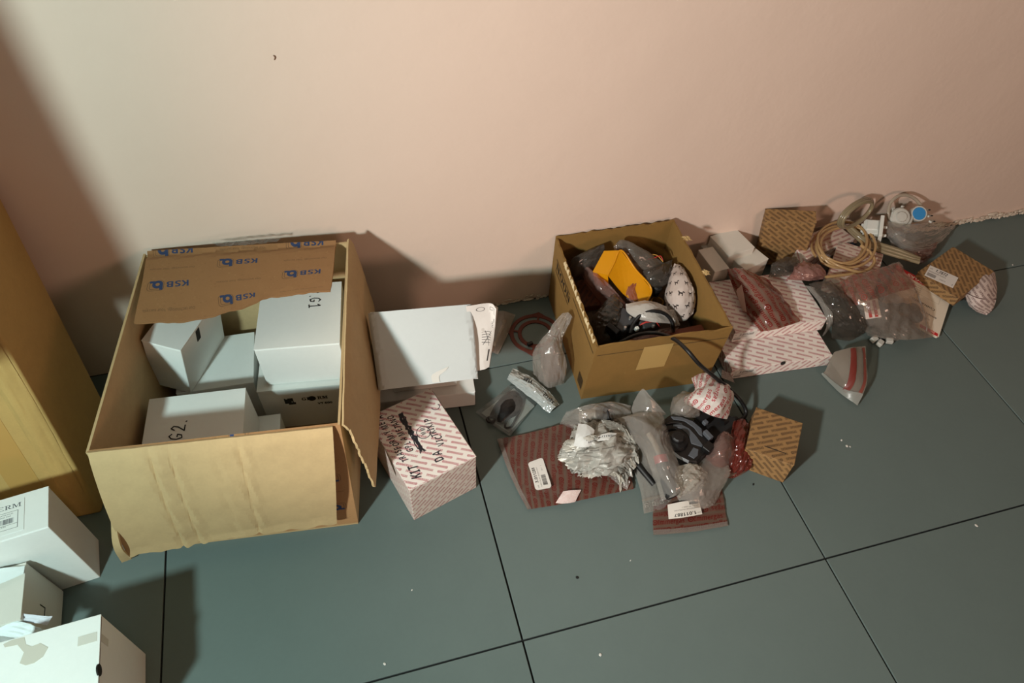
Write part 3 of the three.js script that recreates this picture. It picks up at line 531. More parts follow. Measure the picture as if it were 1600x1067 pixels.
{
  const t = thing('clear_bag', 'flat clear bag with a white card and a black moulded part inside', 'bag', V([0.26,0,0.309]));
  const rows = [[[0.282,0.008,0.253], [0.308,0.01,0.268], [0.328,0.008,0.314]], [[0.241,0.012,0.282], [0.266,0.016,0.312], [0.293,0.012,0.347]], [[0.194,0.004,0.303], [0.222,0.006,0.345], [0.251,0.004,0.381]]];
  part(t, 'film', bagGeo(rows, { amp: .004, seed: 71, puff: .006 }), M.clearCool);
  const c = thing('card_insert', 'white card lying inside the flat clear bag under the black part', 'card', V([0.258,0,0.317]));
  part(c, 'sheet', plate([[0.206,0.003,0.307], [0.251,0.003,0.37], [0.324,0.003,0.317], [0.293,0.003,0.259]], .001, { bevel: .0003 }), M.white);
  const s = thing('moulded_part', 'black moulded plastic part with a loop, inside the flat clear bag', 'part', V([0.259,0.004,0.312]));
  part(s, 'shell', thick(surface([[[0.274,0.006,0.267], [0.293,0.008,0.272], [0.311,0.006,0.294]], [[0.242,0.01,0.295], [0.265,0.02,0.316], [0.286,0.01,0.331]], [[0.222,0.006,0.318], [0.236,0.012,0.346], [0.259,0.008,0.341]]], { puff: .006 }), 20, 20, .003, {}), M.black);
  part(s, 'loop', tube([[0.279,0.012,0.323], [0.256,0.01,0.341], [0.246,0.009,0.36], [0.256,0.009,0.362], [0.273,0.01,0.345], [0.289,0.012,0.325]], .0026, 40), M.rubber);
  part(s, 'ring', new THREE.TorusGeometry(.008, .003, 8, 20).rotateX(1.35).translate(...[0.221,0.01,0.333]).toNonIndexed(), M.rubber);
}
{
  const t = thing('sachet', 'shiny silvery plastic sachet rolled into a strip with black print', 'bag', V([0.332,0,0.277]));
  const rows = [[[0.302,0.012,0.214], [0.329,0.02,0.249], [0.355,0.02,0.291], [0.375,0.012,0.333]], [[0.289,0.024,0.236], [0.315,0.032,0.276], [0.337,0.032,0.313], [0.358,0.022,0.346]], [[0.284,0.01,0.236], [0.305,0.014,0.276], [0.328,0.014,0.314], [0.349,0.008,0.346]]];
  const fm = part(t, 'film', bagGeo(rows, { amp: .009, f: 5, n: 9, seed: 81, nu: 60, nv: 16, crease: .25 }), phys('#cfd6d4', .16, { transmission: .35, thickness: 0, metalness: .25 }));
  const tx = canvas(512, 64, (x) => { x.fillStyle = '#161618'; x.font = 'bold 44px sans-serif'; x.fillText('3.01133..', 30, 46); x.font = 'bold 58px sans-serif'; x.fillText('VM6', 370, 54); });
  tx.center.set(.5, .5); tx.rotation = Math.PI;
  part(fm, 'print', grid(surface(rows, { amp: .009, f: 5, n: 9, seed: 81 }), 50, 6, { v0: .12, v1: .5, u0: .22, u1: .97, lift: .0012 }), print(tx), 'black print');
}

// ================================================================ the red-and-white printed box with handwriting
{
  const F = frame([0.021,0.12,0.519], [0.155,0.12,0.479], [-.033,0.12,0.343], .12);
  const top = canvas(700, 1060, (x, w, h) => {
    fill(x, w, h, '#e6ded6'); x.save(); x.translate(w / 2, h / 2); x.rotate(.82); x.translate(-w * 1.7, -h * 1.3);
    const pat = document.createElement('canvas'); pat.width = 215; pat.height = 122; const q = pat.getContext('2d'); q.scale(215 / 512, 122 / 240); wordRows('#a02f40', '#e6ded6', { size: 70, fillTo: .68 })(q);
    for (let j = 0; j < 30; j++) for (let i = 0; i < 16; i++) x.drawImage(pat, i * 215, j * 122);
    x.restore();
    x.save(); x.translate(w / 2, h / 2); x.rotate(-Math.PI / 2); x.translate(-h / 2, -w / 2); const r = rng(15);
    const write = (s, px, py, size) => { x.fillStyle = '#17161f'; x.font = `italic bold ${size}px sans-serif`; for (const ch of s) { x.save(); x.translate(px, py + (r() - .5) * size * .25); x.rotate((r() - .5) * .25); x.scale(.85, 1.1); x.fillText(ch, 0, 0); x.restore(); px += x.measureText(ch).width * .92 + 2; } };
    write('KIT', 60, 170, 120); write('TRASFORM.Y METANO', 320, 130, 80); write('GPL A METANO', 400, 232, 80);
    x.strokeStyle = '#17161f'; x.lineWidth = 11; for (let k = 0; k < 10; k++) { x.beginPath(); let yy = 262 + k * 7; x.moveTo(330 + r() * 60, yy); for (let s = 0; s < 8; s++) x.lineTo(400 + s * 75, 262 + r() * 62); x.stroke(); }
    write('DA', 130, 440, 110); write('VICTRIX/P', 300, 515, 86); x.lineWidth = 8; x.beginPath(); x.ellipse(560, 395, 80, 66, 0, 0, 7); x.stroke(); write('MM', 525, 420, 56);
    x.beginPath(); x.arc(800, 640, 40, 1, 5); x.stroke();
    x.restore();
  });
  const t = closedBox('printed_box', 'red-and-white printed box with black handwriting on its lid, beside the open carton', 'box', F, { body: turnedSides(), lid: M.imm }, { lid: .0025 });
  part(t.top, 'lid_print', quad(F, .001, F.w - .001, .001, F.d - .001, .0004), std('#ffffff', .6, { map: top }), 'lid face with handwriting');
  part(t.body, 'open_slot', slab(F, F.w - .0004, F.w + .0012, F.t - .005, F.t - .0012, F.d * .04, F.d * .95, .0004), M.slit, 'dark gap under the lid');
}
function turnedSides() { return std('#e9e4e0', .6, { map: turned(T.imm, .75, [.038, .019]) }); }

// ================================================================ middle: the second open carton, flaps cut off
{
  const b = [[.430, 0, .322], [.722, 0, .345], [.742, 0, .008], [.452, 0, -.0 + .004]], r = [[.4375, .2, .337], [.729, .2, .355], [.745, .205, .014], [.4545, .205, .005]];
  const t = thing('open_carton', 'smaller open tan carton with ragged cut rims, full of wrapped spare parts', 'carton', [.587, 0, .17]);
  part(t, 'bottom', plate(b, .004, { bevel: 0, y: .0045 }), M.carton2);
  const frontWall = part(t, 'front_wall', cartonWall(b[0], b[1], r[0], r[1], .004, .010, 31, [.29, .2]), M.carton2);
  const rightWall = part(t, 'right_wall', cartonWall(b[1], b[2], r[1], r[2], .004, .008, 32, [.34, .2]), M.carton2);
  part(t, 'back_wall', cartonWall(b[2], b[3], r[2], r[3], .004, .010, 33, [.29, .2]), M.carton2);
  const leftWall = part(t, 'left_wall', cartonWall(b[3], b[0], r[3], r[0], .004, .013, 34, [.34, .2]), M.carton2);
  // score lines below the rim, a patch of tape, printed marks
  const face = (A, B, C, D) => (u, v) => mix(mix(A, B, u), mix(C, D, u), v);
  const front = face(r[0], r[1], b[0], b[1]), left = face(r[3], r[0], b[3], b[0]);
  const strip = (S, u0, u1, v0, v1, lift) => grid((u, v) => S(u, v), 8, 8, { u0, u1, v0, v1, lift });
  part(frontWall, 'score_line', strip(front, .02, .40, .175, .185, .0009), std('#54401f', .9), 'dark score line'); part(frontWall, 'score_line', strip(front, .56, .99, .175, .185, .0009), std('#54401f', .9)); part(leftWall, 'score_line', strip(left, .5, .98, .175, .185, .0009), std('#54401f', .9));
  part(frontWall, 'tape', strip(front, .36, .58, .14, .55, .0012), phys('#b7985f', .3, { clearcoat: .4 }), 'paler tape patch');
  const mk = canvas(128, 64, (x) => { x.fillStyle = '#1a130c'; x.font = 'bold 40px serif'; x.fillText('NOON', 6, 44); x.fillRect(4, 4, 120, 3); x.fillRect(4, 56, 120, 3); });
  part(leftWall, 'print', strip(left, .08, .45, .22, .42, .0011), print(mk), 'dark printed word');
  part(leftWall, 'barcode', strip(left, .86, .97, .72, .92, .0011), print(canvas(64, 64, (x) => { x.fillStyle = '#1a130c'; for (let i = 0; i < 14; i++) x.fillRect(4 + i * 4, 4, 1 + (i * 7) % 3, 56); })), 'dark barcode');
  for (const [u, k] of [[.46, .42], [.79, .42]]) {
    const p = mix(r[1], r[2], u); part(rightWall, 'torn_fibre', bagGeo([[p.clone().add(V([-.008 * k, .002, -.008 * k])), p.clone().add(V([.006, .004, -.006 * k]))], [p.clone().add(V([-.006 * k, -.002, .01 * k])), p.clone().add(V([.008, -.001, .008 * k]))]], { amp: .008, edge: .02, seed: 40 + Math.round(u * 10), nu: 12, nv: 12, single: true }), std('#c9ad78', .9), 'torn paper fibres');
  }
  const S = (u, v) => { const p = mix(r[3], r[0], .22 + .74 * u); const c = creases(47, 7, 14); const k = smooth(.32, .6, c(u * .9, .1)); p.x += (-.004 + .008 * v) * k; p.y += -.004 - .010 * c(u * 1.6, .3) + .012 * k * Math.sin(Math.PI * v) * c(u * 3.2, .7) - (1 - k) * .01; return p; };
  part(leftWall, 'torn_edge', grid(S, 120, 4), std('#c8b58e', .95), 'pale ragged rim of torn corrugated board');
}
// its contents
const B = (name, label, mat, rows, o) => { let x = 0, z = 0, n = 0, y = 9; for (const r of rows) for (const q of r) { x += q[0]; z += q[2]; y = Math.min(y, q[1]); n++; } const t = thing(name, label, 'bag', [x / n, Math.max(0, y - .002), z / n], o.group); t.film = part(t, 'film', bagGeo(rows, o), mat); return t; };
{
  const t = thing('printed_carton', 'dark reddish-brown printed carton lying deep at the left wall of the smaller carton', 'box', V([0.518,0.05,0.105]));
  const F = frame([0.475,0.1,0.144], [0.531,0.1,0.148], [0.479,0.1,0.058], .095);
  part(t, 'body', slab(F, 0, F.w, 0, F.t - .0015, 0, F.d), M.redBrown); part(t, 'lid', slab(F, 0, F.w, F.t - .001, F.t, 0, F.d, .0004), std('#8a5a30', .75, { map: turned(T.immDark, .9) }));
}
{
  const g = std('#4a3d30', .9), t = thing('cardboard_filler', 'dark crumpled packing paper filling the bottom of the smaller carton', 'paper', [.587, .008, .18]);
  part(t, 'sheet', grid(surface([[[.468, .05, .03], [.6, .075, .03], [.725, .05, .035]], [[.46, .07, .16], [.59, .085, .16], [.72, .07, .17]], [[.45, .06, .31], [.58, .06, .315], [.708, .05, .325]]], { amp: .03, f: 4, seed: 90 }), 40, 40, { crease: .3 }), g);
}
B('clear_bag', 'dark greyish bag slumped in the back left corner of the smaller carton', M.smoke, [[[0.483,0.165,0.045], [0.519,0.17,0.039], [0.561,0.185,0.039]], [[0.481,0.13,0.047], [0.512,0.15,0.066], [0.562,0.16,0.05]], [[0.485,0.1,0.06], [0.518,0.12,0.071], [0.546,0.13,0.062]]], { amp: .012, seed: 91, puff: .012, crease: .3 });
B('clear_bag', 'long greyish bag sloping along the back wall of the smaller carton', M.grey, [[[0.582,0.18,0.048], [0.609,0.19,0.043], [0.665,0.165,0.084]], [[0.595,0.16,0.062], [0.631,0.17,0.077], [0.7,0.14,0.098]], [[0.624,0.135,0.097], [0.648,0.135,0.118], [0.698,0.12,0.131]]], { amp: .010, seed: 92, puff: .014, crease: .3 });
B('clear_bag', 'smoky grey bag lying folded behind the printed paper bag in the smaller carton', M.smoke, [[[0.634,0.15,0.113], [0.67,0.155,0.109], [0.713,0.155,0.097]], [[0.631,0.14,0.132], [0.661,0.15,0.141], [0.703,0.14,0.121]], [[0.642,0.125,0.144], [0.669,0.125,0.147], [0.698,0.12,0.131]]], { amp: .008, seed: 93, puff: .010, crease: .35 });
{
  const t = thing('wire_pair', 'thin red and yellow wires at the back right of the smaller carton', 'wire', V([0.683,0.15,0.08]));
  part(t, 'red_wire', tube([[0.652,0.165,0.092], [0.667,0.168,0.094], [0.684,0.168,0.092], [0.688,0.16,0.101]], .0012, 20, false, 6), M.redWire); part(t, 'yellow_wire', tube([[0.659,0.168,0.081], [0.675,0.17,0.089], [0.687,0.16,0.103]], .0011, 20, false, 6), std('#b98c3c', .5));
}
{
  // yellow bent guard: a sheet folded along a ridge, one wing seen from outside, the other from inside
  const t = thing('plastic_guard', 'translucent yellow plastic guard bent into an angle, on top of the smaller carton’s contents', 'guard', V([0.586,0.11,0.116]));
  const a = [0.515,0.165,0.101], b = [0.55,0.192,0.069], c = [0.585,0.197,0.081], d = [0.543,0.168,0.123], e = [0.521,0.13,0.112], f = [0.548,0.135,0.126], g = [0.64,0.135,0.158], h = [0.621,0.118,0.183];
  part(t, 'top_wing', thick(surface([[b, c], [a, d]]), 10, 10, .002), M.yellow);
  part(t, 'side_wing', thick(surface([[a, d], [e, f]]), 8, 8, .002), M.yellow);
  part(t, 'long_wing', thick(surface([[c, mix(c, g, .5), g], [mix(c, d, .55), mix(mix(c, d, .55), h, .5).add(V([0, -.012, 0])), mix(g, h, .5)], [d, mix(d, h, .5).add(V([0, -.02, .004])), h]]), 20, 16, .002), M.yellow);
  part(t, 'rim', tube([d, mix(d, c, .5), c, mix(c, g, .5), g, h], .0022, 60, false, 6), M.yellow);
}
B('clear_bag', 'pinkish printed bag wrapped round the left of the yellow guard', M.pink, [[[0.511,0.155,0.054], [0.51,0.16,0.081], [0.521,0.15,0.099]], [[0.504,0.135,0.079], [0.519,0.15,0.132], [0.546,0.15,0.143]], [[0.512,0.12,0.119], [0.544,0.13,0.157], [0.575,0.12,0.173]], [[0.53,0.1,0.151], [0.55,0.11,0.178], [0.586,0.105,0.178]]], { amp: .012, seed: 94, puff: .008, crease: .3, nu: 36, nv: 40 });
B('clear_bag', 'small pink bag tip standing in front of the yellow guard', M.pink, [[[0.599,0.135,0.136], [0.618,0.14,0.141]], [[0.584,0.13,0.146], [0.603,0.135,0.15]], [[0.585,0.11,0.158], [0.613,0.112,0.175]]], { amp: .010, seed: 95, puff: .006, crease: .3 });
{
  // paper bag printed all over with small dark marks
  const tx = canvas(512, 512, (x, w, h) => { fill(x, w, h, '#bdb0a8'); const r = rng(33); x.fillStyle = '#2c2422'; for (let j = 0; j < 6; j++) for (let i = 0; i < 5; i++) { x.save(); x.translate(40 + i * 100 + (j % 2) * 48, 40 + j * 84); x.rotate((r() - .5) * .5); x.fillRect(-22, -6, 30, 11); x.fillRect(4, -16, 18, 9); x.fillRect(-20, 2, 7, 17); x.fillRect(2, 2, 7, 15); x.fillRect(-30, -11, 12, 6); x.restore(); } });
  const t = B('printed_bag', 'pale paper bag printed with small dark marks, at the smaller carton’s right wall', std('#ffffff', .8, { map: tx }), [[[0.717,0.15,0.106], [0.724,0.152,0.119], [0.726,0.155,0.14]], [[0.693,0.13,0.14], [0.7,0.162,0.175], [0.719,0.158,0.186]], [[0.676,0.105,0.171], [0.682,0.146,0.216], [0.723,0.14,0.212]], [[0.674,0.09,0.205], [0.689,0.1,0.238], [0.712,0.118,0.237]]], { amp: .009, f: 2.6, seed: 96, puff: .012, crease: .3, nu: 36, nv: 40 });
}
{
  const c = V([0.657,0.095,0.169]), t = thing('brass_fitting', 'round brass pipe fitting with a dark bore, right of the yellow guard', 'fitting', [c.x, c.y - .03, c.z]);
  part(t, 'collar', lathe([[.013, -.03], [.017, -.03], [.017, -.012], [.0155, -.010], [.0155, .006], [.012, .007], [.0115, -.02]], c), M.brass);
  part(t, 'bore', lathe([[0, -.012], [.0118, -.012]], c), M.slit);
  part(t, 'black_cap', lathe([[0, .022], [.010, .022], [.013, .018], [.0135, -.004], [.010, -.006]], V([0.659,0.108,0.142]), [.2, 1, .1]), M.rubber);
}
B('clear_bag', 'dark smoky bag with a pointed top at the front left of the smaller carton', M.smoke, [[[0.539,0.13,0.17], [0.55,0.14,0.162], [0.558,0.125,0.182]], [[0.487,0.11,0.195], [0.515,0.13,0.214], [0.556,0.11,0.202]], [[0.473,0.09,0.228], [0.497,0.1,0.256], [0.523,0.1,0.253]]], { amp: .014, seed: 97, puff: .012, crease: .3, nu: 36, nv: 36 });
{
  const at = V([0.548,0.11,0.223]), t = thing('gas_valve', 'black and grey valve body with screws, in front inside the smaller carton', 'valve', [at.x, at.y - .03, at.z]);
  part(t, 'body', block(at, [.055, .04, .045], [0, .5, .1], .004), std('#3a3c3f', .5)); part(t, 'housing', block(V([0.603,0.105,0.234]), [.05, .036, .04], [0, .2, -.1], .006), std('#4a4b4c', .45));
  for (const q of [[0.54,0.134,0.253], [0.602,0.134,0.262], [0.561,0.134,0.229], [0.525,0.134,0.226]]) part(t, 'screw', lathe([[0, .003], [.0028, .003], [.0036, .0015], [.0036, -.004]], V(q)), M.steel);
  part(t, 'plug', block(V([0.565,0.13,0.259]), [.008, .012, .008], [.2, .2, 0], .0015), M.whitePlastic, 'white connector');
  part(t, 'bracket', block(V([0.51,0.122,0.25]), [.012, .05, .03], [.2, .6, .2], .002), M.black);
  part(t, 'red_wire', tube([[0.575,0.132,0.252], [0.589,0.138,0.253], [0.61,0.136,0.255], [0.622,0.12,0.26]], .0012, 24, false, 6), M.redWire); part(t, 'red_wire', tube([[0.579,0.132,0.249], [0.593,0.138,0.25], [0.608,0.136,0.25]], .0011, 20, false, 6), M.redWire);
}
B('foil_bag', 'whitish film bag over the grey valve in the smaller carton', film('#cfcac2', { rough: .3, t: .35 }), [[[0.563,0.14,0.194], [0.609,0.145,0.2], [0.65,0.135,0.218]], [[0.559,0.138,0.215], [0.598,0.15,0.232], [0.65,0.132,0.239]], [[0.575,0.135,0.236], [0.604,0.14,0.259], [0.653,0.118,0.254]]], { amp: .008, seed: 98, puff: .010, crease: .35 });
B('clear_bag', 'small torn white bag corner beside the loop of black cable', film('#d6cfc8', { t: .4 }), [[[0.651,0.125,0.221], [0.668,0.128,0.222]], [[0.649,0.122,0.237], [0.67,0.122,0.234]], [[0.653,0.105,0.254], [0.676,0.105,0.252]]], { amp: .008, seed: 99, puff: .004, crease: .3 });
{
  const t = thing('printed_carton', 'reddish-brown carton wrapped in film, low along the front wall of the smaller carton', 'box', V([0.666,0.06,0.253]));
  const F = frame([0.539,0.112,0.295], [0.717,0.118,0.297], [0.572,0.112,0.268], .09);
  part(t, 'body', slab(F, 0, F.w, 0, F.t, 0, F.d), M.redBrown); part(t, 'film_edge', grid(surface([[F.at(.02, F.t + .004, F.d), F.at(.09, F.t + .010, F.d), F.at(.125, F.t + .004, F.d)], [F.at(0, F.t + .003, .004), F.at(.06, F.t + .004, .01), F.at(.11, F.t + .003, .02)]], { amp: .006, seed: 9 }), 20, 10), M.pink);
}
{
  const t = thing('power_cable', 'thick black cable looping out of the smaller carton down to the black pump', 'cable', V([0.755,0,0.432]));
  part(t, 'sheath', tube([[0.549,0.125,0.264], [0.561,0.135,0.248], [0.58,0.15,0.239], [0.608,0.158,0.242], [0.633,0.15,0.25], [0.646,0.135,0.262], [0.648,0.115,0.274]], .0042, 60), M.rubber, 'loop of black cable');
  part(t, 'sheath', tube([[0.499,0.115,0.283], [0.524,0.125,0.281], [0.554,0.14,0.283], [0.585,0.155,0.298], [0.599,0.19,0.349], [0.604,0.208,0.398], [0.621,0.19,0.418], [0.67,0.13,0.414], [0.723,0.075,0.427], [0.75,0.045,0.446], [0.756,0.03,0.461], [0.743,0.026,0.472], [0.72,0.028,0.473]], .0042, 110), M.rubber);
}

// ================================================================ the pile in front of the smaller carton
{
  const t = thing('printed_bag', 'dark red printed bag with a white barcode sticker, holding a hose', 'bag', V([0.326,0,0.474]));
  const rows = [[[0.223,0.004,0.382], [0.295,0.014,0.389], [0.367,0.02,0.391], [0.451,0.012,0.413]], [[0.225,0.004,0.443], [0.289,0.022,0.455], [0.362,0.028,0.461], [0.458,0.016,0.489]], [[0.231,0.004,0.501], [0.291,0.018,0.514], [0.369,0.02,0.524], [0.462,0.01,0.537]], [[0.24,0.003,0.553], [0.301,0.006,0.559], [0.378,0.006,0.561], [0.46,0.004,0.562]]];
  const S = surface(rows, { amp: .007, f: 3, seed: 101 });
  const fl = part(t, 'film', bagGeo(rows, { amp: .007, f: 3, seed: 101, nu: 44, nv: 40, single: true, uv: [.24, .17] }), phys('#c8b0a4', .3, { map: turned(T.film, 1.22), transmission: 1, transmissionMap: turned(T.filmT, 1.22), thickness: 0 }));
  const lab = canvas(512, 256, (x, w, h) => { x.fillStyle = '#dcd8d2'; x.beginPath(); x.roundRect(4, 4, w - 8, h - 8, 46); x.fill(); x.fillStyle = '#1c1a1a'; x.font = 'bold 66px sans-serif'; x.fillText('3.011288', 110, 78); x.font = '26px sans-serif'; x.fillText('cod.', 30, 70); x.font = '24px sans-serif'; x.fillText('TUBO COLLEG. VALVOLA GAS 3', 40, 118); const r = rng(8); for (let i = 0; i < 40; i++) x.fillRect(60 + i * 4, 140, 1 + r() * 3, 70); x.fillText('Qty 1    2', 290, 190); });
  lab.rotation = 0;
  // sticker across the film
  const L = surface([[[0.264,0.026,0.464], [0.298,0.027,0.459]], [[0.264,0.027,0.493], [0.297,0.028,0.494]], [[0.262,0.027,0.529], [0.296,0.028,0.531]]]);
  const g = thick((u, v) => L(v, 1 - u), 16, 10, -.0006, { uv: [1, 1], crease: 1 });
  part(fl, 'sticker', g, std('#ffffff', .55, { map: lab, alphaTest: .5 }), 'white barcode sticker');
  part(fl, 'seam', grid(surface(rows, { amp: .007, f: 3, seed: 101 }), 4, 30, { u0: 0, u1: .045, lift: .0008 }), M.sealStrip, 'clear seam');
}
{
  const t = thing('coiled_hose', 'dark brown rubber hose coiled inside the red printed bag', 'hose', V([0.378,0,0.464])), c = V([0.379,0,0.465]);
  const pts = []; for (let i = 0; i <= 44; i++) { const a = 2.2 + i / 44 * 6.9; pts.push([c.x + Math.cos(a) * (.071 + .001 * i / 10), .0085 + i * .0001, c.z + Math.sin(a) * (.062 + .0005 * i / 10)]); }
  part(t, 'sheath', tube(pts, .0072, 120), M.hoseRed);
}
{
  const t = thing('torn_label', 'torn red-and-white label scrap by the lower edge of the red printed bag', 'label', V([0.327,0,0.547]));
  part(t, 'scrap', thick(surface([[[0.316,0.022,0.541], [0.335,0.024,0.544], [0.352,0.02,0.545]], [[0.296,0.012,0.557], [0.312,0.014,0.563], [0.334,0.012,0.564]]], { amp: .005, seed: 15, f: 2 }), 16, 10, .0005), std('#ffffff', .5, { map: turned(T.tissue, 1.3) }));
}
{
  // crumpled foil: a stack of ragged leaves round a knot
  const t = thing('crumpled_foil', 'crumpled grey foil wrapping with a small white tag on the pile', 'foil', V([0.406,0.03,0.474]));
  const rr = rng(55), fm = ['#d6d6d2', '#a9a9a4', '#e4e2da'].map((c) => std(c, .42, { map: T.foil, metalness: .12 }));
  const pc = [[884, 735], [900, 700], [925, 672], [960, 668], [985, 700], [1003, 725], [975, 735], [930, 745]];
  const c0 = V([0.41,0.04,0.481]);
  part(t, 'wad', bagGeo([[[0.386,0.035,0.419], [0.421,0.05,0.425], [0.468,0.04,0.44]], [[0.349,0.045,0.467], [0.399,0.078,0.495], [0.472,0.05,0.495]], [[0.347,0.02,0.501], [0.387,0.035,0.526], [0.473,0.025,0.52]]], { amp: .042, f: 3.2, n: 6, seed: 111, puff: .004, edge: .02, fine: .35, nu: 44, nv: 44, crease: .2, uv: [2, 2] }), fm[0]);
  const ux = V([0.436,0.04,0.488]).sub(c0).divideScalar(20), uz = V([0.4,0.04,0.509]).sub(c0).divideScalar(20);
  const at = (x, y, h) => c0.clone().addScaledVector(ux, x).addScaledVector(uz, y).setY(h);
  // leaves fanned out to the lower left, thin and curling, one over the other
  for (let k = 0; k < 12; k++) {
    const a = 1.75 + k * .115 + (rr() - .5) * .1, r0 = 10 + rr() * 8, r1 = 50 + rr() * 10, w = .24 + rr() * .1, y0 = .016 + k * .0045, cs = (q, r) => [Math.cos(q) * r * 1.05, Math.sin(q) * r * .62];
    const q = (da, r, h) => { const [x, y] = cs(a + da, r); return at(x, y, h); };
    part(t, 'leaf', thick(surface([[q(-w, r0, y0 + .030), q(0, r0, y0 + .036), q(w, r0, y0 + .030)], [q(-w, (r0 + r1) / 2, y0 + .020), q(0, (r0 + r1) / 2, y0 + .024), q(w, (r0 + r1) / 2, y0 + .016)], [q(-w, r1, y0 + .002), q(0, r1 + 4, y0), q(w, r1 - 3, y0 + .004)]], { amp: .010, f: 1.6, n: 5, seed: 120 + k, edge: .03, fine: .2 }), 18, 18, .0007, { crease: .25 }), fm[k % 3]);
  }
  // crossed strips on the right
  for (let k = 0; k < 8; k++) {
    const y = -26 + k * 7.5, h = .072 - k * .0055, x1 = 46 + 14 * Math.sin(k * .5);
    part(t, 'leaf', thick(surface([[at(2, y - 5, h + .006), at(x1 * .6, y - 3, h + .004), at(x1, y + 6, h - .012)], [at(0, y + 7, h), at(x1 * .6, y + 9, h - .002), at(x1 - 6, y + 17, h - .018)]], { amp: .012, f: 1.8, n: 5, seed: 140 + k, edge: .03, fine: .2 }), 20, 10, .0007, { crease: .25 }), fm[(k + 1) % 3]);
  }
  const tag = canvas(256, 256, (x, w, h) => { fill(x, w, h, '#d6d9d7'); x.fillStyle = '#202024'; x.font = 'italic bold 34px sans-serif'; x.fillText('ITEMS', 130, 180); x.fillText('VAC', 150, 214); });
  part(t, 'tag', thick(surface([[[0.377,0.085,0.435], [0.391,0.09,0.445], [0.402,0.088,0.459]], [[0.362,0.088,0.462], [0.379,0.094,0.473], [0.394,0.09,0.477]], [[0.352,0.082,0.481], [0.372,0.088,0.493], [0.402,0.082,0.483]]], { amp: .004, f: 2, seed: 7 }), 14, 14, .0006, { crease: .4 }), std('#ffffff', .5, { map: tag }), 'small white tag');
  const tag2 = canvas(256, 128, (x, w, h) => { fill(x, w, h, '#c9cac6'); x.fillStyle = '#202024'; x.font = 'italic bold 44px sans-serif'; x.fillText('ATTENTO', 20, 70); });
  part(t, 'printed_strip', thick(surface([[[0.402,0.088,0.472], [0.425,0.092,0.474], [0.443,0.086,0.476]], [[0.396,0.084,0.483], [0.42,0.088,0.488], [0.434,0.082,0.491]]], { amp: .005, f: 2, seed: 17 }), 14, 8, .0006, { crease: .4 }), std('#ffffff', .5, { map: tag2 }));
}
B('clear_bag', 'clear bag round a clear cup-shaped part, against the front of the smaller carton', M.clear, [[[0.373,0.05,0.377], [0.412,0.065,0.384], [0.47,0.06,0.384], [0.512,0.045,0.394]], [[0.367,0.02,0.376], [0.405,0.06,0.405], [0.454,0.05,0.41], [0.505,0.03,0.417]], [[0.361,0.004,0.385], [0.394,0.02,0.411], [0.442,0.02,0.416], [0.492,0.01,0.422]]], { amp: .012, f: 4, seed: 151, puff: .006, crease: .3, nu: 44, nv: 30 });
{
  const c = V([0.426,0.035,0.396]), t = thing('plastic_cup', 'translucent cup-shaped plastic part wrapped in the clear bag by the smaller carton', 'fitting', [c.x, c.y - .02, c.z]);
  part(t, 'cup', lathe([[.004, -.025], [.017, -.024], [.019, .01], [.023, .012], [.023, .016], [.020, .017], [.017, .012], [.015, -.02], [.004, -.022]], c, [.75, .45, .3]), film('#d9d4ce', { rough: .4, t: .45 }));
  part(t, 'collar', lathe([[.012, 0], [.021, 0], [.021, .012], [.012, .012]], V([0.455,0.04,0.403]), [.75, .45, .3]), M.blackMatte);
}
B('zip_bag', 'stiff clear bag flap standing up with its tip against the smaller carton', M.clear, [[[0.512,0.07,0.402], [0.524,0.11,0.401], [0.534,0.105,0.41]], [[0.508,0.055,0.41], [0.532,0.085,0.425], [0.556,0.08,0.43]], [[0.507,0.05,0.423], [0.535,0.065,0.441], [0.574,0.055,0.44]]], { amp: .006, f: 2, seed: 153, crease: .4 });
{
  const rows = [[[0.472,0.05,0.421], [0.512,0.075,0.436], [0.561,0.06,0.434]], [[0.479,0.055,0.456], [0.51,0.085,0.487], [0.557,0.06,0.479]], [[0.491,0.055,0.503], [0.508,0.085,0.527], [0.545,0.065,0.523]], [[0.498,0.04,0.549], [0.512,0.07,0.571], [0.551,0.05,0.561]], [[0.502,0.018,0.607], [0.524,0.045,0.613], [0.57,0.02,0.585]]];
  const t = B('zip_bag', 'long clear bag holding a black grip with a red ring, on top of the pile', M.clear, rows, { amp: .012, f: 3.4, seed: 155, puff: .012, crease: .3, nu: 40, nv: 60 });
  const s = thing('hand_tool', 'black plastic grip with a red ring inside the long clear bag', 'tool', V([0.531,0.02,0.553]));
  part(s, 'grip', tube([[0.521,0.05,0.541], [0.517,0.045,0.572], [0.516,0.035,0.605]], .0125, 30, false, 14), M.blackMatte);
  part(s, 'butt', lathe([[0, -.004], [.010, -.003], [.0125, 0], [.012, .006], [0, .006]], V([0.516,0.035,0.605]), [.1, -.1, 1]), M.blackMatte);
  part(s, 'ring', tube([[0.521,0.055,0.529], [0.52,0.05,0.544]], .0136, 8, false, 16), M.redPlastic, 'red ring');
  part(s, 'nozzle', tube([[0.517,0.06,0.478], [0.52,0.06,0.506], [0.521,0.055,0.529]], .006, 16, false, 10), film('#d8d4cc', { t: .4 }));
}
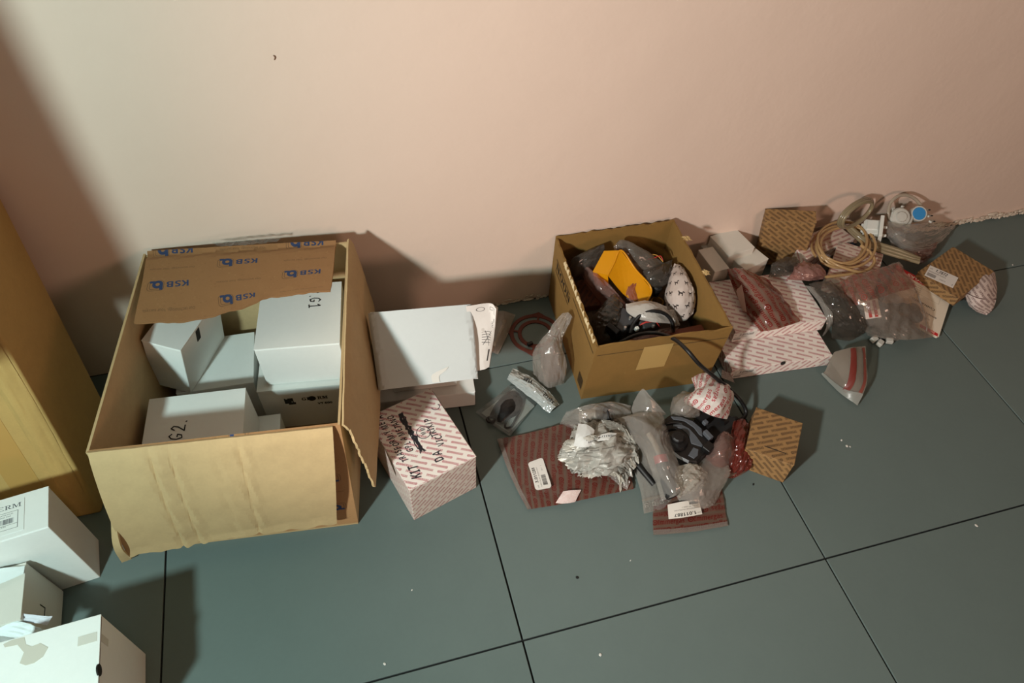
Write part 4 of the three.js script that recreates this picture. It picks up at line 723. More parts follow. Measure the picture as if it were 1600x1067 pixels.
{
  const rows = [[[0.472,0.02,0.444], [0.5,0.03,0.451], [0.52,0.03,0.479]], [[0.474,0.014,0.504], [0.503,0.03,0.514], [0.532,0.03,0.529]], [[0.471,0.008,0.568], [0.499,0.014,0.572], [0.532,0.014,0.572]], [[0.46,0.003,0.618], [0.492,0.004,0.618], [0.528,0.004,0.617]]];
  const t = B('zip_bag', 'clear zip bag with small square marks along its mouth, holding a black lead', M.clear, rows, { amp: .006, seed: 157, puff: .003, crease: .35, nu: 30, nv: 40 });
  part(t.film, 'zip_strip', grid(surface(rows, { amp: .006, seed: 157, puff: .003 }), 24, 4, { v0: .80, v1: .835, lift: .001 }), M.sealStrip, 'zip strip');
  const mk = canvas(256, 64, (x) => { x.strokeStyle = '#a8a49c'; x.lineWidth = 4; for (let i = 0; i < 4; i++) { x.strokeRect(20 + i * 62, 12, 24, 34); x.fillStyle = '#a8a49c'; x.fillRect(26 + i * 62, 30, 12, 5); } });
  part(t.film, 'print', grid(surface(rows, { amp: .006, seed: 157, puff: .003 }), 20, 4, { v0: .86, v1: .95, lift: .001 }), print(mk), 'white square marks');
  const s = thing('sensor_lead', 'black sensor with a bent white lead inside the clear zip bag', 'cable', V([0.496,0.015,0.503]));
  part(s, 'lead', tube([[0.504,0.03,0.462], [0.487,0.032,0.459], [0.474,0.032,0.468], [0.47,0.03,0.487], [0.476,0.026,0.506]], .0024, 40), M.whitePlastic, 'white lead');
  part(s, 'body', tube([[0.476,0.026,0.506], [0.485,0.024,0.533], [0.499,0.018,0.569]], .0065, 24, false, 12), M.rubber);
}
B('clear_bag', 'folded strip of clear film sticking out beside the foil on the pile', M.milky, [[[0.404,0.024,0.511], [0.429,0.024,0.527], [0.455,0.018,0.551]], [[0.405,0.012,0.514], [0.424,0.012,0.537], [0.445,0.008,0.563]]], { amp: .006, seed: 159, crease: .3 });
{
  const rows = [[[0.558,0.035,0.546], [0.598,0.04,0.549], [0.648,0.04,0.558]], [[0.533,0.03,0.575], [0.571,0.05,0.588], [0.654,0.034,0.585]], [[0.536,0.012,0.609], [0.566,0.03,0.624], [0.629,0.018,0.61]], [[0.553,0.004,0.631], [0.585,0.008,0.638], [0.608,0.006,0.631]]];
  B('zip_bag', 'frosted clear zip bag right of the long bag with the red ring', M.milky, rows, { amp: .010, seed: 161, puff: .006, crease: .3, nu: 36, nv: 36 });
}
{
  const rows = [[[0.55,0.05,0.558], [0.579,0.058,0.566], [0.601,0.045,0.583]], [[0.531,0.035,0.584], [0.56,0.05,0.596], [0.594,0.038,0.595]], [[0.534,0.02,0.61], [0.558,0.028,0.606], [0.587,0.024,0.6]]];
  B('clear_bag', 'whitish crumpled film knotted under the black pump', film('#c9c2b6', { t: .62, rough: .25 }), rows, { amp: .014, f: 4, seed: 163, puff: .006, crease: .25 });
}
{
  const rows = [[[0.492,0.004,0.594], [0.562,0.012,0.598], [0.634,0.004,0.608]], [[0.475,0.004,0.627], [0.545,0.008,0.638], [0.621,0.004,0.647]], [[0.461,0.003,0.664], [0.528,0.004,0.676], [0.61,0.003,0.683]]];
  const t = thing('printed_bag', 'dark red printed bag end lying at the very front of the pile', 'bag', V([0.552,0,0.636]));
  const fl = part(t, 'film', bagGeo(rows, { amp: .004, seed: 165, single: true, uv: [.13, .075], crease: .4 }), phys('#c8b0a4', .3, { map: T.film, transmission: 1, transmissionMap: T.filmT, thickness: 0 }));
  part(fl, 'seam', grid(surface(rows, { amp: .004, seed: 165 }), 20, 3, { v0: .88, v1: 1, lift: .0008 }), M.sealStrip, 'clear seam');
  const lab = canvas(256, 150, (x, w, h) => { fill(x, w, h, '#d2cdc4'); x.save(); x.translate(w, h); x.rotate(Math.PI); x.fillStyle = '#1c1a1a'; x.font = 'bold 42px sans-serif'; x.fillText('1.011887', 36, 44); x.font = '15px sans-serif'; x.fillText('cod.', 6, 28); x.fillText('GUARNIZIONE VALVOLA GAS', 14, 78); x.fillText('3/4 GAS KIT SERIE 2', 14, 100); x.fillRect(14, 112, 70, 26); x.restore(); });
  const p = thing('paper_label', 'white paper label with a printed number on the front end of the pile', 'label', V([0.537,0.014,0.636]));
  part(p, 'sheet', thick(surface([[[0.506,0.022,0.619], [0.538,0.026,0.622], [0.572,0.02,0.623]], [[0.499,0.014,0.645], [0.531,0.016,0.65], [0.568,0.013,0.651]]], {}), 12, 8, .0005), std('#ffffff', .6, { map: lab }));
}
{
  // black pump head: a plate with raised ribs, grey grained panels, a boss and a side bracket
  const h = .062, t = thing('pump_head', 'black ribbed plastic pump head with grey grained panels, on the pile', 'pump', V([0.613,0.02,0.495]));
  const hs = part(t, 'housing', plate([[0.56,0.062,0.453], [0.578,0.062,0.445], [0.602,0.062,0.452], [0.623,0.062,0.471], [0.632,0.062,0.496], [0.633,0.062,0.525], [0.627,0.062,0.542], [0.614,0.062,0.548], [0.6,0.062,0.557], [0.585,0.062,0.566], [0.568,0.062,0.561], [0.553,0.062,0.545], [0.545,0.062,0.531], [0.547,0.062,0.506], [0.555,0.062,0.48]], .042, { bevel: .004 }), M.black);
  const panel = (pts) => part(hs, 'grained_panel', plate(pts.map(([x, y]) => P2(x, y, h)), .004, { bevel: .0008, y: h + .0022 }), M.greyGrain, 'grey grained panel');
  panel([[1048, 651], [1064, 652], [1082, 659], [1096, 671], [1097, 683], [1092, 680], [1084, 669], [1070, 659], [1052, 656]]);
  panel([[1052, 664], [1064, 664], [1076, 670], [1087, 682], [1098, 697], [1096, 699], [1080, 694], [1077, 685], [1072, 677], [1063, 670], [1052, 668]]);
  panel([[1083, 700], [1091, 703], [1090, 712], [1084, 717], [1075, 712]]);
  const c = V([0.564,0.062,0.51]);
  part(hs, 'rib', new THREE.TorusGeometry(.030, .0035, 8, 30, 2.6).rotateX(-Math.PI / 2).rotateY(1.2).translate(c.x, h + .002, c.z).toNonIndexed(), M.black); part(hs, 'rib', new THREE.TorusGeometry(.045, .0035, 8, 30, 1.7).rotateX(-Math.PI / 2).rotateY(.9).translate(c.x, h + .002, c.z).toNonIndexed(), M.black);
  part(t, 'boss', lathe([[0, .020], [.010, .020], [.013, .017], [.0135, .010], [.021, .008], [.023, .004], [.024, -.004]], c), M.rubber);
  const br = part(t, 'bracket', plate([[0.657,0.05,0.423], [0.683,0.05,0.45], [0.719,0.05,0.48], [0.696,0.05,0.513], [0.653,0.05,0.525], [0.636,0.05,0.505], [0.63,0.05,0.462]], .03, { bevel: .003 }), M.blackMatte);
  part(br, 'clip', block(V([0.618,0.066,0.542]), [.022, .016, .020], [0, .5, 0], .003), M.black); part(br, 'tab', block(V([0.631,0.066,0.514]), [.010, .012, .022], [0, .3, 0], .002), M.greyGrain); part(br, 'tab', block(V([0.64,0.064,0.483]), [.010, .010, .010], [0, .3, 0], .002), M.greyGrain);
  part(t, 'cable_gland', tube([[0.681,0.048,0.485], [0.723,0.034,0.476]], .008, 8, false, 12), M.rubber);
}
{
  const rows = [[[0.656,0.075,0.379], [0.675,0.09,0.381], [0.702,0.085,0.398], [0.72,0.07,0.412]], [[0.642,0.085,0.418], [0.66,0.095,0.417], [0.689,0.095,0.424], [0.721,0.075,0.426]], [[0.619,0.075,0.422], [0.642,0.1,0.446], [0.676,0.1,0.455], [0.72,0.065,0.446]], [[0.626,0.06,0.426], [0.63,0.085,0.462], [0.649,0.085,0.483], [0.691,0.055,0.481]]];
  const t = thing('printed_bag', 'white bag with bold red lettering over the black pump head', 'bag', V([0.683,0.05,0.425]));
  part(t, 'film', bagGeo(rows, { amp: .012, f: 2.6, seed: 171, puff: .008, nu: 40, nv: 40, crease: .3, uv: [.11, .09] }), M.tissue);
}
{
  const c = V([0.622,0.05,0.428]), t = thing('clear_bag', 'round clear film pouch between the pump head and the smaller carton', 'bag', [c.x, c.y - .03, c.z]);
  part(t, 'film', bagGeo([[[0.607,0.05,0.401], [0.627,0.065,0.403], [0.655,0.06,0.409]], [[0.595,0.04,0.421], [0.611,0.075,0.44], [0.646,0.06,0.441]], [[0.595,0.03,0.438], [0.614,0.05,0.453], [0.645,0.04,0.454]]], { amp: .010, seed: 173, puff: .012, crease: .3 }), M.milky);
}
{
  const t = B('clear_bag', 'pinkish film pouch with a rounded edge, below the pump bracket', M.pink, [[[0.65,0.05,0.524], [0.664,0.07,0.517], [0.684,0.055,0.52]], [[0.627,0.045,0.539], [0.644,0.075,0.551], [0.683,0.05,0.542]], [[0.617,0.03,0.544], [0.634,0.05,0.57], [0.678,0.035,0.559]], [[0.635,0.015,0.552], [0.649,0.02,0.568], [0.668,0.015,0.566]]], { amp: .008, seed: 175, puff: .008, crease: .35 });
  part(t, 'rim', tube([[0.664,0.072,0.517], [0.681,0.06,0.532], [0.681,0.05,0.551], [0.672,0.036,0.565], [0.653,0.022,0.57]], .0016, 40, false, 6), M.sealStrip);
  const s = thing('metal_clip', 'shiny dark metal clips inside the pinkish pouch', 'clip', V([0.648,0.03,0.546]));
  part(s, 'bar', tube([[0.622,0.052,0.559], [0.643,0.062,0.555], [0.665,0.058,0.549]], .0022, 16), M.steel); part(s, 'bar', tube([[0.617,0.045,0.549], [0.629,0.055,0.555], [0.637,0.06,0.552]], .0022, 16), M.black);
}
{
  const t = B('printed_bag', 'glossy dark red film bag wedged between the pump and the brown printed box', phys('#7a3026', .2, { transmission: .5, thickness: 0 }), [[[0.707,0.045,0.49], [0.724,0.05,0.487], [0.74,0.04,0.498]], [[0.679,0.05,0.531], [0.693,0.06,0.538], [0.715,0.045,0.537]], [[0.663,0.04,0.562], [0.684,0.05,0.567], [0.705,0.04,0.566]], [[0.661,0.02,0.578], [0.677,0.025,0.59], [0.714,0.02,0.578]]], { amp: .014, f: 3.5, seed: 177, puff: .006, crease: .3, nu: 30, nv: 40 });
}
{
  const rows = [[[0.661,0.02,0.567], [0.694,0.026,0.567], [0.729,0.02,0.564]], [[0.646,0.008,0.587], [0.674,0.012,0.592], [0.724,0.01,0.574]]];
  const t = thing('printed_bag', 'corner of a red striped bag under the brown printed box', 'bag', V([0.691,0,0.574]));
  part(t, 'film', bagGeo(rows, { amp: .006, seed: 179, single: true, uv: [.06, .035], crease: .35 }), phys('#d8c0b4', .25, { map: turned(T.film, .5), transmission: 1, transmissionMap: turned(T.filmT, .5), thickness: 0 }));
}
{
  // small brown printed box lying tilted
  const G2 = frame([.690, .0705, .563], [.765, .0705, .623], [.754, .0705, .474], .070);
  const t = closedBox('printed_box', 'brown box with dark printed rows standing alone right of the pump', 'box', G2, { body: M.darkSteep, lid: M.dark }, { lid: .002 });
  part(t.top, 'tuck_line', slab(G2, G2.w * .35, G2.w * .8, G2.t - .0002, G2.t + .0005, G2.d * .18, G2.d * .195, .0002), M.slit, 'dark flap edge');
}
function P2(x, y, h) { const o = V([0.567,0.062,0.447]), a = V([0.659,0.062,0.47]).sub(o).divideScalar(70), b = V([0.524,0.062,0.547]).sub(o).divideScalar(70), m = V([0.612,0.062,0.569]).sub(V([0.659,0.062,0.47])).divideScalar(70), s = (x - 1040) / 70; return o.clone().addScaledVector(a, x - 1040).addScaledVector(b.lerp(m, s), y - 650).setY(h); }

// ================================================================ right: small white boxes by the wall
{
  const w = (label, O, X, Y, t) => closedBox('white_box', label, 'box', frame(O, X, Y, t), { body: M.offWhite }, { group: 'small white boxes by the wall', lid: .0012 });
  w('largest of the small white boxes by the wall, its lid dented', [0.878,0.118,0.082], [0.955,0.118,0.068], [0.861,0.118,0.006], .117);
  w('narrow small white box nearest the smaller carton', [0.829,0.105,0.113], [0.869,0.105,0.11], [0.826,0.105,0.032], .104);
  w('small white box in front, nearest the brown printed box by the wall', [0.911,0.098,0.119], [0.985,0.098,0.095], [0.897,0.098,0.076], .097);
  w('small white box mostly hidden behind the narrow one', [0.852,0.085,0.02], [0.889,0.085,0.017], [0.852,0.085,-.009], .084);
}
{
  const F = frame([.983, .172, .036], [1.088, .186, .087], [1.005, .178, .004], .165);
  const t = closedBox('printed_box', 'brown box with slanting dark print propped against the wall', 'box', F, { body: M.darkSteep, lid: M.darkSteep }, { lid: .0015 });
}
// ================================================================ right: flat printed boxes
{
  const lab = canvas(256, 96, (x, w, h) => { fill(x, w, h, '#d8d3cc'); x.fillStyle = '#1e1b1b'; x.font = 'bold italic 38px sans-serif'; x.fillText('3.019260', 60, 40); x.font = '14px sans-serif'; x.fillText('cod.', 10, 30); x.fillText('KIT TRASFORMAZIONE', 20, 60); for (let i = 0; i < 26; i++) x.fillRect(14 + i * 3, 66, 1 + (i * 5) % 2, 20); });
  const F1 = frame([0.776,0.036,0.352], [1.022,0.036,0.37], [0.809,0.036,0.246], .035);
  const a = closedBox('flat_box', 'flat white box with red printed rows on the floor, bottom of the pair', 'box', F1, { body: M.immSide, lid: M.immFlat }, { lid: .0015, slit: undefined });
  part(a.body, 'label', frontQuad(F1, .006, .062, .004, .030), std('#ffffff', .6, { map: lab }), 'label with a printed number'); part(a.body, 'thumb_notch', new THREE.CylinderGeometry(.006, .006, .0014, 16).rotateX(Math.PI / 2).translate(F1.w * .5, F1.t - .001, -.0001).applyMatrix4(F1.m).toNonIndexed(), M.slit);
  const F2 = frame([0.81,0.074,0.278], [1.038,0.074,0.293], [0.834,0.074,0.116], .0365);
  const b = closedBox('flat_box', 'flat white box with red printed rows on top of the pair, under the red bag', 'box', F2, { body: M.immSide, lid: M.immFlat }, { lid: .0015 });
  part(b.body, 'label', frontQuad(F2, -.002, .056, .006, .032), std('#ffffff', .6, { map: lab }), 'label with a printed number');
}
{
  const rows = [[[0.852,0.118,0.124], [0.882,0.122,0.135], [0.934,0.108,0.166]], [[0.853,0.098,0.167], [0.887,0.125,0.194], [0.954,0.095,0.202]], [[0.854,0.086,0.231], [0.889,0.115,0.252], [0.957,0.09,0.253]], [[0.863,0.078,0.294], [0.897,0.088,0.302], [0.966,0.079,0.288]]];
  const t = thing('printed_bag', 'red striped film bag lying over the flat printed boxes', 'bag', V([0.912,0.08,0.207]));
  part(t, 'film', bagGeo(rows, { amp: .010, f: 3, seed: 181, puff: .006, nu: 40, nv: 44, crease: .3, uv: [.1, .13] }), phys('#f0d8cc', .2, { map: turned(T.film, 1.75), transmission: 1, transmissionMap: turned(T.filmT, 1.75), thickness: 0 }));
  part(t, 'folded_label', thick(surface([[[0.856,0.1,0.17], [0.863,0.118,0.177]], [[0.847,0.098,0.205], [0.852,0.112,0.216]], [[0.846,0.09,0.232], [0.846,0.098,0.246]]]), 6, 14, .0006), std('#c9a79a', .7), 'folded pale label');
}
B('printed_bag', 'shiny dark grey bag squeezed under the brown box by the wall', M.smoke, [[[0.99,0.09,0.106], [1.021,0.1,0.105], [1.053,0.1,0.108]], [[0.978,0.085,0.125], [1.006,0.1,0.134], [1.048,0.1,0.135]], [[0.965,0.08,0.14], [0.997,0.085,0.148], [1.039,0.085,0.149]]], { amp: .010, seed: 183, puff: .008, crease: .25 });
B('printed_bag', 'crumpled pink bag with red print left of the black gap between boxes', phys('#b98a80', .2, { transmission: .6, thickness: 0 }), [[[1.036,0.1,0.132], [1.066,0.105,0.138], [1.097,0.1,0.16]], [[1.016,0.1,0.155], [1.041,0.115,0.172], [1.095,0.098,0.176]], [[1.001,0.085,0.16], [1.037,0.095,0.182], [1.082,0.09,0.185]]], { amp: .012, f: 3.4, seed: 185, puff: .006, crease: .25 });
B('clear_bag', 'stiff clear film fold along the right edge of the flat printed boxes', M.clear, [[[1.023,0.1,0.201], [1.032,0.105,0.213], [1.044,0.1,0.219]], [[1.034,0.09,0.254], [1.04,0.095,0.269], [1.049,0.09,0.279]], [[1.033,0.07,0.3], [1.042,0.07,0.3], [1.049,0.075,0.298]], [[1.033,0.03,0.307], [1.045,0.035,0.302], [1.062,0.04,0.29]]], { amp: .006, seed: 187, crease: .3 });
{
  const t = B('clear_bag', 'dark film bag with black parts right of the flat printed boxes', M.smoke, [[[1.035,0.1,0.2], [1.062,0.11,0.208], [1.096,0.1,0.219]], [[1.041,0.09,0.248], [1.064,0.11,0.269], [1.109,0.09,0.277]], [[1.058,0.06,0.286], [1.082,0.085,0.307], [1.131,0.06,0.317]], [[1.075,0.006,0.3], [1.107,0.02,0.324], [1.153,0.02,0.307]]], { amp: .014, f: 3.2, seed: 189, puff: .010, crease: .25, nu: 40, nv: 44 });
  const s = thing('black_fittings', 'black plastic fittings inside the dark film bag', 'fitting', V([1.144,0,0.252]));
  part(s, 'elbow', tube([[1.088,0.03,0.277], [1.09,0.05,0.302], [1.122,0.035,0.304], [1.135,0.012,0.308]], .0095, 30, false, 12), M.black); part(s, 'nut', lathe([[0, -.012], [.018, -.012], [.02, -.009], [.02, .009], [.018, .012], [0, .012]], V([1.086,0.07,0.239]), [.3, .8, .4], 6), M.blackMatte);
  part(s, 'cap', lathe([[0, .012], [.012, .012], [.015, .008], [.015, -.01], [0, -.01]], V([1.085,0.06,0.276]), [.2, 1, .2]), std('#a58c66', .5), 'tan cap');
}
// ================================================================ right: print boxes under the tubing
{
  const F1 = frame([1.107,0.085,0.174], [1.189,0.085,0.248], [1.247,0.085,0.098], .05);
  closedBox('flat_box', 'pale box with red printed rows under the big zip bag, by the black gap', 'box', F1, { body: M.immSide, lid: M.immStraight }, { lid: .0015 });
  const F2 = frame([1.092,0.085,0.106], [1.252,0.085,0.067], [1.113,0.085,0.032], .05);
  closedBox('flat_box', 'pale box with red printed rows beneath the tan tubing coil', 'box', F2, { body: M.immSide, lid: M.immStraight }, { lid: .0015 });
  const F3 = frame([1.104,0.076,0.155], [1.26,0.076,0.091], [1.11,0.076,0.124], .03);
  const t = thing('black_bracket', 'long black bar in the gap between the two pale printed boxes', 'bracket', F3.base); part(t, 'bar', slab(F3, 0, F3.w, 0, F3.t, 0, F3.d, .003), M.blackMatte); part(t, 'insert', slab(F3, F3.w * .72, F3.w * .97, F3.t, F3.t + .002, .003, F3.d - .003, .0005), std('#1f2e48', .5), 'bluish insert');
}
{
  const t = thing('tubing_coil', 'coil of tan translucent tubing lying on the pale printed boxes', 'tubing', V([1.193,0.09,0.086])), r = rng(71), pts = [];
  const ring = (px, py, h, a0, n, rx, ry) => { const c = V([1.183,0.1,0.095]), ux = V([1.215,0.1,0.103]).sub(c).divideScalar(20), uz = V([1.157,0.1,0.137]).sub(c).divideScalar(20); for (let i = 0; i < n; i++) { const a = a0 + i / n * 6.2832; const q = c.clone().addScaledVector(ux, px - 1312 + Math.cos(a) * rx).addScaledVector(uz, py - 384 + Math.sin(a) * ry); q.y = h + .003 * Math.sin(a * 2 + h * 300); pts.push(q); } };
  ring(1310, 383, .095, 2.6, 14, 40, 33); ring(1312, 384, .101, 2.6, 14, 36, 29); ring(1316, 386, .107, 2.6, 14, 41, 31); ring(1313, 383, .113, 2.6, 14, 38, 33); ring(1322, 390, .112, 2.6, 12, 42, 32);
  part(t, 'coil', tube(pts, .0034, 420, false, 8), M.tubeTan);
  part(t, 'tail', tube([[1.108,0.112,0.125], [1.127,0.112,0.167], [1.162,0.11,0.196], [1.187,0.105,0.199]], .0034, 40), M.tubeTan);
  part(t, 'tail', tube([[1.225,0.112,0.117], [1.235,0.11,0.145], [1.232,0.105,0.17], [1.202,0.102,0.19], [1.155,0.1,0.192], [1.089,0.098,0.186]], .0040, 60), M.tubeTan);
}
{
  const t = thing('tubing_coil', 'olive translucent tube coil leaning upright against the wall', 'tubing', V([1.236,0.131,0.06]));
  for (let k = 0; k < 3; k++) { const c = mix([1.237,0.154,0.045], [1.225,0.167,0.063], k / 2), pts = [], ux = V([1.28,0.177,0.03]).sub(V([1.237,0.154,0.045])), uy = V([1.205,0.178,0.05]).sub(V([1.237,0.154,0.045])); for (let i = 0; i < 16; i++) { const a = i / 16 * 6.2832; pts.push(c.clone().addScaledVector(ux, Math.cos(a) * (1 - .06 * k)).addScaledVector(uy, Math.sin(a) * (1.15 - .1 * k))); } part(t, 'loop', tube(pts, .0046, 80, true), M.tubeOlive); }
  for (let k = 0; k < 3; k++) part(t, 'run', tube([mix([1.229,0.12,0.05], [1.237,0.104,0.048], k / 2), mix([1.256,0.105,0.089], [1.257,0.093,0.095], k / 2), mix([1.289,0.1,0.115], [1.288,0.088,0.126], k / 2), mix([1.331,0.092,0.138], [1.33,0.08,0.149], k / 2), mix([1.382,0.075,0.163], [1.373,0.075,0.175], k / 2)], .0052, 50), M.tubeOlive);
}
{
  const c = V([1.288,0.115,0.073]), t = thing('plastic_connector', 'white ribbed plastic connector with a flange, between the two tube coils', 'connector', [c.x, c.y - .02, c.z]), q = new THREE.Matrix4().makeRotationFromEuler(new THREE.Euler(.35, -.55, .25, 'YXZ')).setPosition(c);
  const b = (x, y, z, w, h, d) => { const g = new RoundedBoxGeometry(w, h, d, 1, Math.min(.0015, w * .4, h * .4, d * .4)); g.translate(x, y, z); g.applyMatrix4(q); return g.index ? g.toNonIndexed() : g; };
  const bd = part(t, 'body', merge([b(-.006, 0, 0, .036, .024, .042), b(-.02, .002, .004, .018, .016, .026), b(-.003, .012, -.004, .026, .006, .028)]), M.whitePlastic);
  const fg = part(t, 'flange', b(.017, .002, 0, .009, .036, .062), M.whitePlastic); for (let i = 0; i < 4; i++) part(bd, 'rib', b(-.022 + .009 * i, .0, .0225, .003, .022, .004), M.whitePlastic);
  part(fg, 'pin', b(.026, -.004, .014, .012, .006, .006), M.whitePlastic); part(fg, 'pin', b(.026, -.004, -.01, .012, .006, .006), M.whitePlastic); part(bd, 'recess', b(-.031, -.006, 0, .004, .010, .03), M.slit);
}
{
  const a = V([1.37,0.125,0.058]), b = V([1.424,0.125,0.057]), ax = [-.25, .75, .6], t = thing('pressure_switch', 'grey pressure switch with a round bright blue cap, in clear film by the wall', 'switch', [(a.x + b.x) / 2, .1, (a.z + b.z) / 2]);
  const disc = part(t, 'disc', lathe([[0, .016], [.012, .016], [.014, .012], [.022, .010], [.025, .006], [.025, -.006], [.018, -.012], [0, -.012]], a, ax), M.greyPlastic);
  const cup = part(t, 'cup', lathe([[.0165, .012], [.0195, .012], [.020, .008], [.019, -.012], [.012, -.02], [0, -.02]], b, ax), M.greyPlastic);
  part(cup, 'blue_cap', lathe([[0, .0135], [.0155, .0135], [.0165, .012], [.0165, .004], [0, .004]], b, ax), M.blue, 'bright blue cap');
  part(t, 'arm', block(mix(a, b, .5).add(V([0, -.006, .012])), [.012, .012, .045], [.3, -.8, .2], .002), M.greyPlastic);
  for (let i = 0; i < 3; i++) part(t, 'terminal', block(b.clone().add(V([.026 + .004 * i, .008 - .010 * i, -.002 + .012 * i])), [.016, .005, .008], [0, .4, -.3], .001), M.greyPlastic);
  for (let i = 0; i < 3; i++) part(t, 'contact', block(b.clone().add(V([.031 + .004 * i, .0105 - .010 * i, .002 + .012 * i])), [.008, .002, .004], [0, .4, -.3], .0005), M.slit);
  part(disc, 'lug', block(a.clone().add(V([-.012, .012, -.02])), [.008, .014, .006], [0, .3, .2], .001), M.greyPlastic); part(disc, 'lug', block(a.clone().add(V([.012, .014, -.018])), [.007, .016, .006], [0, .3, -.2], .001), M.greyPlastic);
  const s = thing('tubing', 'thin greyish tube arching over the pressure switch against the wall', 'tubing', V([1.388,0.11,0.03]));
  part(s, 'tube', tube([[1.361,0.1,0.051], [1.338,0.135,0.05], [1.349,0.153,0.03], [1.369,0.165,0.022], [1.396,0.165,0.022], [1.425,0.152,0.028], [1.445,0.135,0.04]], .0042, 60), M.tubeGrey);
}
{
  const t = B('clear_bag', 'ribbed clear bag round the pressure switch, its tail reaching along the floor', M.clear, [[[1.336,0.12,0.059], [1.357,0.125,0.086], [1.405,0.12,0.086], [1.471,0.1,0.064]], [[1.32,0.11,0.084], [1.335,0.12,0.12], [1.408,0.105,0.114], [1.529,0.06,0.058]], [[1.335,0.09,0.1], [1.353,0.095,0.132], [1.45,0.07,0.109], [1.626,0.02,0.022]], [[1.36,0.07,0.113], [1.384,0.07,0.133], [1.472,0.05,0.111], [1.607,0.012,0.035]]], { amp: .012, f: 4, seed: 191, puff: .006, crease: .35, nu: 44, nv: 36 });
  for (let k = 0; k < 4; k++) part(t, 'fold', tube([mix([1.34,0.118,0.063], [1.341,0.106,0.087], k / 3), mix([1.324,0.124,0.107], [1.341,0.106,0.127], k / 3), mix([1.352,0.112,0.129], [1.391,0.088,0.14], k / 3), mix([1.421,0.085,0.124], [1.46,0.061,0.121], k / 3)], .0022, 30, false, 6), M.sealStrip);
}
B('clear_bag', 'dull reddish film under the ribbed clear bag, beside the labelled brown box', M.pink, [[[1.38,0.06,0.106], [1.415,0.07,0.121], [1.498,0.05,0.097]], [[1.39,0.05,0.127], [1.417,0.055,0.139], [1.478,0.045,0.117]], [[1.414,0.03,0.141], [1.434,0.03,0.141], [1.463,0.03,0.128]]], { amp: .010, seed: 193, puff: .004, crease: .3 });
// ================================================================ right: booklet, labelled box, zip bag
{
  const tx = canvas(512, 640, (x, w, h) => {
    fill(x, w, h, '#d9cfbd'); x.fillStyle = '#c2272b'; x.fillRect(0, 0, w, 74); x.save(); x.translate(w * .5, 40); x.rotate(Math.PI); x.fillStyle = '#e8dcd0'; x.font = 'bold 58px sans-serif'; x.textBaseline = 'middle'; x.fillText('IMMERGAS', -160, 0); x.strokeStyle = '#e8dcd0'; x.lineWidth = 9; x.beginPath(); x.arc(-205, 0, 24, 0, 7); x.stroke(); x.restore();
    x.fillStyle = '#3a352f'; x.save(); x.translate(w, h); x.rotate(Math.PI); x.font = 'italic bold 44px serif'; x.fillText('Comando', 90, 330); x.font = 'bold 34px sans-serif'; x.fillText('amico remoto', 60, 230); x.font = '24px sans-serif'; x.fillText('digitale', 110, 160); x.font = '18px sans-serif'; for (let i = 0; i < 5; i++) x.fillText('istruzioni e avvertenze per utente', 250, 420 + i * 28); x.restore();
    x.strokeStyle = '#b9ae9c'; x.lineWidth = 4; x.strokeRect(250, 130, 180, 90); x.fillStyle = '#c2272b'; x.fillRect(340, 600, 160, 40); x.fillStyle = '#e8dcd0'; x.font = 'bold 28px sans-serif'; x.save(); x.translate(470, 606); x.rotate(Math.PI); x.fillText('IM', 0, 0); x.restore();
  });
  const F = frame([1.224,0.04,0.26], [1.329,0.01,0.363], [1.348,0.052,0.176], .009);
  const t = thing('booklet', 'cream instruction booklet with a red title band under the big zip bag', 'booklet', F.base);
  part(t, 'pages', slab(F, .001, F.w - .001, 0, F.t - .0008, .001, F.d - .001, .0006), std('#cfc6b6', .85)); part(t, 'cover', quad(F, 0, F.w, 0, F.d, -.0004), std('#ffffff', .55, { map: tx }), 'printed cover');
}
{
  const F = frame([1.362,0.062,0.195], [1.404,0.062,0.299], [1.497,0.062,0.092], .028);
  const t = closedBox('printed_box', 'flat brown printed box with a white number label, right of the booklet’s red band', 'box', F, { body: M.dark, lid: M.darkSteep }, { lid: .0012 });
  const lab = canvas(320, 128, (x, w, h) => { fill(x, w, h, '#d6d2cc'); x.fillStyle = '#201d1d'; x.font = 'bold italic 44px sans-serif'; x.fillText('1.7872', 74, 44); x.font = '18px sans-serif'; x.fillText('cod.', 14, 34); x.fillText('MODULATORE VALVOLA', 14, 68); for (let i = 0; i < 32; i++) x.fillRect(16 + i * 3, 80, 1 + (i * 7) % 2, 34); x.fillText('17/05/12', 150, 108); x.font = 'bold 24px sans-serif'; x.fillText('1', 292, 112); });
  const o = V([1.371,0.062,0.209]), x1 = V([1.413,0.062,0.265]), y1 = V([1.409,0.062,0.181]), L = frame(o, x1, y1, .0006);
  part(t.top, 'label', quad(L, 0, L.w, 0, L.d, .0002), std('#ffffff', .6, { map: lab }), 'white number label');
}
